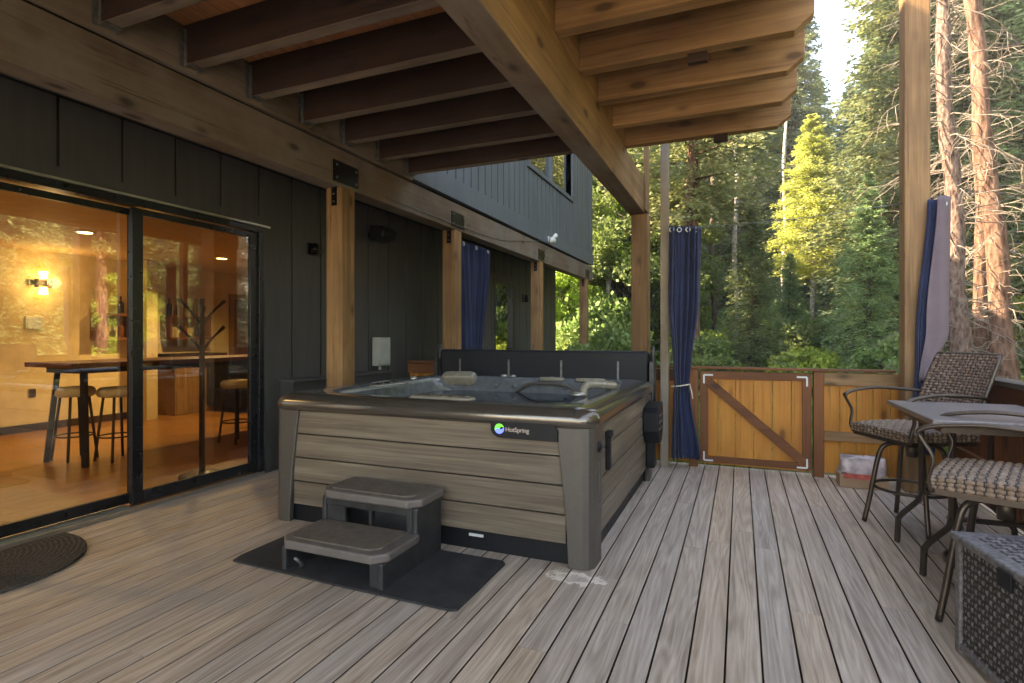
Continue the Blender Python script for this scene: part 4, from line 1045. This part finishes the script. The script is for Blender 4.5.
def conifer(label, cat, H, Rad, base, mat, barkm, trunk_r, nb=420, seed=0, leafs=26, size=0.17, droop=0.25, group=None, name='conifer_tree', gap=0.0):
    global rng; rng = np.random.default_rng(seed)
    r = thing(name, label, cat, (0,0,0), 0, group)
    mb = MB(); rd_ = random.Random(seed)
    bend = [(0.12*math.sin(k*0.8+seed), 0.12*math.cos(k*0.7+seed*2)) for k in range(9)]
    mb.tube([(bend[k][0]*k/8, bend[k][1]*k/8, H*k/8*0.98) for k in range(9)], [trunk_r*(1-0.93*k/8)+0.01 for k in range(9)], 10)
    Cs = []; Us = []; Ls = []; Ws = []
    for i in range(nb):
        t = (i+rng.random())/nb; t = t**0.9
        z = H*(base+(1-base)*t)
        if gap and rng.random() < gap: continue
        L = Rad*(1-t)**0.75*(0.55+0.55*rng.random())+0.12
        if t < 0.12: L *= 0.6+0.4*t/0.12
        az = rng.random()*2*PI
        el = 0.25*t - droop*(1-t)
        n = int(leafs*(0.4+L/Rad))
        s = rng.random(n)**0.7
        side = rng.normal(size=n)*0.20*L*(0.25+s*(1.15-s))
        x = L*s; zz = z + L*s*math.sin(el) - 0.12*L*s**2 + rng.normal(size=n)*0.05*L
        ca_, sa_ = math.cos(az), math.sin(az)
        Cs.append(np.stack([x*ca_-side*sa_, x*sa_+side*ca_, zz],1))
        du = np.stack([ca_-0.8*np.sign(side)*sa_+rng.normal(size=n)*0.35, sa_+0.8*np.sign(side)*ca_+rng.normal(size=n)*0.35, -0.25+rng.normal(size=n)*0.35],1)
        Us.append(du); Ls.append(size*(0.6+0.8*rng.random(n))); Ws.append(size*0.30*(0.6+0.8*rng.random(n)))
        if i % 4 == 0:
            mb.tube([(0,0,z),(ca_*L*0.85,sa_*L*0.85,z+L*0.85*math.sin(el)-0.09*L)], [0.03*(1-t)+0.01,0.004], 4, cap=False)
    obj('trunk', mb, barkm, r, world=False)
    me = leaf_mesh('crown', np.concatenate(Cs), np.concatenate(Ls), np.concatenate(Ws), np.concatenate(Us), mat)
    mesh_obj('crown', me, r); return r
def broad(label, cat, H, Rad, base, mat, barkm, trunk_r, clumps=60, per=260, seed=0, size=0.07, name='leafy_tree', csz=0.45, group=None, shape=1.0):
    global rng; rng = np.random.default_rng(seed); rd_ = random.Random(seed)
    r = thing(name, label, cat, (0,0,0), 0, group)
    mb = MB(); top = H*0.92
    mb.tube([(0.1*math.sin(k),0.1*math.cos(k*1.3),top*k/6) for k in range(7)], [trunk_r*(1-0.9*k/6)+0.008 for k in range(7)], 10)
    Cs = []; Us = []; 
    for i in range(clumps):
        u = rd_.random(); z = H*(base+(1-base)*u)
        rmax = Rad*math.sin(PI*min(1,max(0.0,(0.12+0.86*u))))**0.7*shape if shape >= 0 else Rad*(1-u)**0.6
        a = rd_.random()*2*PI; q = rmax*math.sqrt(rd_.random())*0.95
        c = np.array([q*math.cos(a), q*math.sin(a), z])
        s = csz*(0.6+0.8*rd_.random())
        n = int(per*(0.6+0.8*rd_.random()))
        p = rng.normal(size=(n,3)); p /= np.linalg.norm(p,axis=1,keepdims=True); p *= (rng.random((n,1))**0.45)
        Cs.append(c+p*np.array([s,s,s*0.62])); Us.append(rng.normal(size=(n,3))+np.array([0,0,-0.3]))
        if i%2==0: mb.tube([(0,0,max(0.1,z-0.6*Rad*0.6)),(c[0]*0.5,c[1]*0.5,z-0.15),tuple(c)],[0.035,0.02,0.005],4,cap=False)
    C = np.concatenate(Cs); N = len(C)
    obj('trunk', mb, barkm, r, world=False)
    rl = rng.random(N)
    mesh_obj('crown', leaf_mesh('crown', C, size*(0.6+0.8*rl), size*0.55*(0.6+0.8*rl), np.concatenate(Us), mat), r)
    return r
def at(px, d):
    """ground position in the direction of a bearing at a distance (metres along the view axis)"""
    r_ = (px-512)/550*d; x = r_*0.9238-d*0.3829; y = r_*0.3829+d*0.9238
    return (x, y, gz(x,y)-0.05)
HID = (0,0,-500)
proto = {}
proto['A'] = conifer('', 'tree', 16, 2.5, 0.10, 'needles', 'bark_brown', 0.20, 900, 1, 80, 0.085)
proto['B'] = conifer('', 'tree', 13, 2.4, 0.06, 'needles_blue', 'bark_brown', 0.16, 800, 2, 80, 0.08)
proto['C'] = conifer('', 'tree', 19, 2.7, 0.28, 'needles_olive', 'bark_orange', 0.22, 700, 3, 75, 0.10, 0.1, gap=0.2)
proto['D'] = conifer('', 'tree', 9, 2.0, 0.03, 'needles', 'bark_brown', 0.11, 520, 4, 60, 0.065)
used = set()
def plant(key, px, d, sc=1.0, label=None, group=None, name=None):
    p = proto[key]; loc = at(px, d) if not isinstance(px, tuple) else px
    rz = random.uniform(0, 2*PI)
    if key not in used:
        used.add(key); p.location = loc; p.rotation_euler = (0,0,rz); p.scale = (sc,)*3; o = p
        if label: o['label'] = label
        if group: o['group'] = group
        elif 'group' in o: del o['group']
    else:
        o = copy_tree(p, loc, rz, sc, label, group)
        if not group and 'group' in o: del o['group']
    return o
G = 'conifers of the forest beyond the fence'
# landmark trees
plant('A', 818, 34, 1.08, 'tall pointed conifer rising to the sky above the yellow tree')
yt = conifer('bright yellow green feathery tree in sunlight beyond the gate', 'tree', 9.6, 1.75, 0.42, 'leaf_yellow', 'bark_pale', 0.10, 620, 41, 90, 0.055, 0.05, name='leafy_tree', gap=0.28)
yt.location = at(812, 19); yt.rotation_euler = (0,0,1)
_ = 0
proto['E'] = broad('', 'tree', 6.0, 2.2, 0.12, 'leaf_green', 'bark_brown', 0.09, 190, 560, 22, 0.042, csz=0.40)
proto['F'] = broad('', 'tree', 5.0, 2.0, 0.08, 'leaf_lime', 'bark_brown', 0.08, 190, 560, 23, 0.042, csz=0.36)
proto['S'] = broad('', 'shrub', 1.5, 0.9, 0.05, 'leaf_green', 'bark_brown', 0.02, 34, 260, 24, 0.045, name='leafy_shrub', csz=0.28)
proto['T'] = broad('', 'shrub', 1.2, 0.8, 0.05, 'leaf_lime', 'bark_brown', 0.02, 30, 260, 25, 0.045, name='leafy_shrub', csz=0.25)
plant('C', 693, 15, 1.0, 'tall pine with orange trunk just right of the middle curtain')
plant('A', 742, 25, 1.05, 'dense dark conifer above the gate, left of the yellow tree')
plant('B', 775, 27, 1.0, 'bluish conifer close behind the left side of the yellow tree')
plant('A', 908, 15.5, 1.12, 'dense green conifer between the yellow tree and the corner post')
plant('B', 850, 25, 1.0, 'narrow bluish conifer at the right edge of the yellow tree')
plant('D', 752, 15, 0.62, 'small young conifer low above the braced gate')
plant('D', 790, 17, 0.5, 'knee high young conifer right of the gate brace')
plant('D', 868, 12.5, 0.62, 'leafy green tree low beside the corner post')
plant('F', 575, 20, 1.6, 'lime green tree seen under the wall beam past the last post')
plant('E', 622, 19, 1.5, 'leafy green tree left of the middle post')
plant('F', 655, 22, 1.2, 'lime green tree between the middle post and curtain')
plant('D', 612, 23, 0.95, 'small conifer behind the end of the centre beam')
plant('C', 555, 24, 1.0, 'tall pine far beyond the house corner')
plant('B', 893, 20, 1.15, 'bluish conifer just behind the corner post')
plant('F', 1000, 15, 1.1, 'lime green tree behind the bare trunks')
plant('C', 955, 16, 1.05, 'olive pine behind the lined curtain')
plant('C', 1012, 16, 1.1, 'olive pine at the right edge of the photo')
plant('A', 1060, 14, 1.0, 'dense conifer just outside the right edge')
# background rows
rp = random.Random(9)
for d, step, keys in ((28,44,'ABCA'),(36,40,'ACBA'),(46,38,'ACAB')):
    px = 470+rp.uniform(0,20)
    while px < 1130:
        gap = 795 < px < 862
        k = rp.choice(keys)
        if not (gap and d < 46): plant(k, px, d+rp.uniform(-3,3), rp.uniform(0.95,1.3)*(1.0 if d<40 else 1.25)*(0.6 if gap else 1), 'dense green conifer standing deep in the forest', G)
        px += step*rp.uniform(0.7,1.3)
# trees on the right and behind, which light and mirror in the glass
G2 = 'trees beside the deck, mirrored in the door glass'
for (x,y,k,s_) in ((12,1,'C',0.9),(13,5.5,'A',0.9),(9.5,5.2,'F',0.8),(11.5,-2.5,'E',1.0),(13,2,'A',1.0),(14,7,'B',1.2),(17,-8,'A',0.9),(16,-1,'C',1.0),(15,-5,'F',1.2),(11,9,'A',0.9),(17,4,'A',1.1),(15,11,'C',1.0),(20,0,'B',1.3),(19,8,'A',1.2),(6.8,2.6,'D',0.5),(7.2,-1,'D',0.6)):
    plant(k, (x,y,gz(x,y)-0.05), 0, s_, 'tree beside the deck seen mirrored in the door glass', G2)
for (x,y,k,s_) in ((13,10,'A',1.0),(15,14,'C',1.1),(17,17,'A',1.1),(19,12,'B',1.3),(12,12.5,'C',0.95),(18,21,'A',1.2),(22,17,'C',1.2),(14.5,9,'F',1.3),(16,12,'E',1.4),(20,24,'B',1.3),(24,21,'A',1.3),(11.5,9,'D',0.8),(13.5,13,'F',1.1),(23,12,'A',1.3),(25,27,'A',1.3),(28,18,'C',1.4),(16,8,'E',1.2)):
    plant(k, (x,y,gz(x,y)-0.05), 0, s_, 'tree beside the deck seen mirrored in the door glass', G2)
# shrubs along the fence
for i in range(46):
    px = rp.uniform(560,1040) if i < 30 else rp.uniform(700,900); d = rp.choice([12,14,17,19,21,23]) + rp.uniform(-1,1)
    k = rp.choice('TTS')
    plant(k, px, d, rp.uniform(0.9,1.4)*(1 if d < 16 else 1.5), {'S':'mid green shrub in the undergrowth beyond the fence','T':'lime green shrub in the undergrowth beyond the fence'}[k], {'S':'green shrubs','T':'lime shrubs'}[k])
for i in range(14):
    plant('T', 700+i*15+rp.uniform(-6,6), rp.uniform(18,22), rp.uniform(1.5,2.1), 'lime green shrub in the undergrowth beyond the fence', 'lime shrubs')
# undergrowth
rng = np.random.default_rng(77)
N = 150000
pxs = rng.uniform(520,1080,N); ds = 8.5+rng.random(N)**1.3*26
r_ = (pxs-512)/550*ds; X = r_*0.9238-ds*0.3829; Y = r_*0.3829+ds*0.9238
Zg = np.array([gz(a,b) for a,b in zip(X[:N],Y[:N])])
hgt = (0.15+0.55*rng.random(N))*(0.6+0.7*(np.sin(X*1.3)*np.cos(Y*1.1)*0.5+0.5))
C = np.stack([X,Y,Zg+hgt*rng.random(N)],1); U = np.stack([rng.normal(size=N)*0.5,rng.normal(size=N)*0.5,np.ones(N)],1)
me = leaf_mesh('undergrowth', C, 0.10*(0.5+rng.random(N)), 0.028*(0.5+rng.random(N)), U, 'fern')
o = bpy.data.objects.new('undergrowth', me); COL.objects.link(o)
tagit(o, 'low ferns and grass covering the forest floor beyond the fence', 'undergrowth', kind='stuff')

# bare pine trunks with dead twigs on the right
def bare(label, base, top, r0, r1, H, ntw, seed, barkm):
    rd_ = random.Random(seed)
    r = thing('bare_pine', label, 'tree', base)
    P = []; n = 14
    for k in range(n+1):
        t = k/n; P.append((base[0]+(top[0]-base[0])*t+0.04*math.sin(k*1.1+seed), base[1]+(top[1]-base[1])*t+0.04*math.cos(k*0.9+seed), base[2]+H*t))
    def ring_r(k): return r0+(r1-r0)*k/n+ (0.012*math.sin(k*2.3+seed))
    obj('trunk', MB().tube(P,[ring_r(k) for k in range(n+1)],18), barkm, r)
    mb = MB(); 
    for i in range(ntw):
        t = rd_.uniform(0.08,1)**0.9; k = min(n-1,int(t*n)); f = t*n-k
        b0 = Vector(P[k]).lerp(Vector(P[k+1]), f)
        a = rd_.uniform(0,2*PI); L = rd_.uniform(0.35,1.25)
        d = Vector((math.cos(a),math.sin(a),rd_.uniform(-0.1,0.35))); p = b0.copy(); pts = [p.copy()]
        for s_ in range(6):
            d = (d+Vector((rd_.uniform(-.35,.35),rd_.uniform(-.35,.35),rd_.uniform(-.42,.22)))).normalized(); p = p+d*L/6; pts.append(p.copy())
            if s_ >= 1 and rd_.random() < 0.75:
                d2 = (d+Vector((rd_.uniform(-1,1),rd_.uniform(-1,1),rd_.uniform(-.8,.5)))).normalized(); q = [p.copy()]
                for j in range(3):
                    d2 = (d2+Vector((rd_.uniform(-.4,.4),rd_.uniform(-.4,.4),rd_.uniform(-.5,.2)))).normalized(); q.append(q[-1]+d2*L*0.13)
                mb.tube(q,[0.0045,0.004,0.003,0.002],3,cap=False)
        mb.tube(pts,[0.013,0.010,0.008,0.007,0.006,0.004,0.003],4,cap=False)
    obj('dead_branches', mb, 'twig', r)
def atz(px, d, z=-0.8): p = at(px,d); return (p[0],p[1],z)
bare('bare pinkish pine trunk bristling with dead twigs, nearest the lined curtain', atz(968,9.0), atz(938,9.3), 0.175, 0.085, 8.5, 170, 31, 'bark_pink')
bare('thin bare trunk standing between the two thicker bare trunks', atz(984,10.6), atz(976,10.8), 0.13, 0.07, 9.5, 110, 32, 'bark_orange')
bare('leaning orange brown pine trunk at the far right of the photo', atz(1016,9.6), atz(966,10.4), 0.19, 0.11, 9.5, 110, 33, 'bark_orange')
bare('pale slender trunk standing among the conifers over the gate', atz(735,17), atz(736,17), 0.09, 0.05, 9, 40, 34, 'bark_pale')
bare('dark slender trunk between the middle curtain and the pale trunk', atz(714,20), atz(711,20), 0.11, 0.06, 11, 40, 35, 'bark_brown')
bare('pale trunk standing left of the yellow tree stem', atz(783,20), atz(785,20), 0.08, 0.05, 10, 30, 36, 'bark_pale')
bare('reddish trunk left of the corner post', atz(868,17), atz(872,17), 0.14, 0.08, 11, 60, 37, 'bark_orange')
bare('pale trunk left of the middle post', atz(610,18), atz(606,18), 0.09, 0.05, 10, 40, 38, 'bark_pale')

t = NT('added_haze'); pv = t.n('ShaderNodeVolumePrincipled'); pv.inputs['Color'].default_value = (0.92,0.95,1.0,1); pv.inputs['Density'].default_value = 0.0014  # volume added to brighten the dark gaps in the forest
t.t.links.new(pv.outputs[0], t.out.inputs['Volume'])
hz = obj('added_haze', bx(-150,150,-120,190,-4.5,42), 'added_haze'); tagit(hz, 'thin pale haze added to lift the darkness between the forest trees', 'added_haze', kind='stuff')
# ------------------------------------------------------------------ LIGHT / SKY / CAMERA
w = bpy.data.worlds.new('World'); scene.world = w; w.use_nodes = True
nt = w.node_tree; nt.nodes.clear()
sky = nt.nodes.new('ShaderNodeTexSky'); sky.sky_type = 'NISHITA'; sky.sun_disc = False
SUN_D = Vector((-0.97,-0.22,0)).normalized(); EL = 41
sky.sun_elevation = R(EL)
sky.sun_rotation = math.atan2(SUN_D.x, SUN_D.y)
sky.air_density = 1.0; sky.dust_density = 0.6
bg_ = nt.nodes.new('ShaderNodeBackground'); bg_.inputs[1].default_value = 0.125
ow = nt.nodes.new('ShaderNodeOutputWorld'); nt.links.new(sky.outputs[0], bg_.inputs[0]); nt.links.new(bg_.outputs[0], ow.inputs[0])
sl = bpy.data.lights.new('sun','SUN'); sl.energy = 3.6; sl.angle = R(0.6); sl.color = (1.0,0.92,0.79)
so = bpy.data.objects.new('sun', sl); COL.objects.link(so)
sd_ = Vector((SUN_D.x*math.cos(R(EL)), SUN_D.y*math.cos(R(EL)), math.sin(R(EL))))
so.rotation_euler = sd_.to_track_quat('Z','Y').to_euler()

cam = bpy.data.cameras.new('camera'); co_ = bpy.data.objects.new('camera', cam); COL.objects.link(co_)
cam.sensor_width = 36; cam.lens = 550/1024*36; cam.shift_y = -5/1024; cam.clip_end = 600; cam.clip_start = 0.05
co_.location = (0,0,H0); co_.rotation_euler = (R(90),0,math.atan(228/550))
scene.camera = co_
vs = scene.view_settings; vs.view_transform = 'Standard'; vs.look = 'None'; vs.exposure = 3.5; vs.gamma = 1; vs.use_curve_mapping = False; vs.use_white_balance = True; vs.white_balance_temperature = 8500; vs.white_balance_tint = 16
scene.cycles.max_bounces = 10; scene.cycles.diffuse_bounces = 5; scene.cycles.transparent_max_bounces = 12
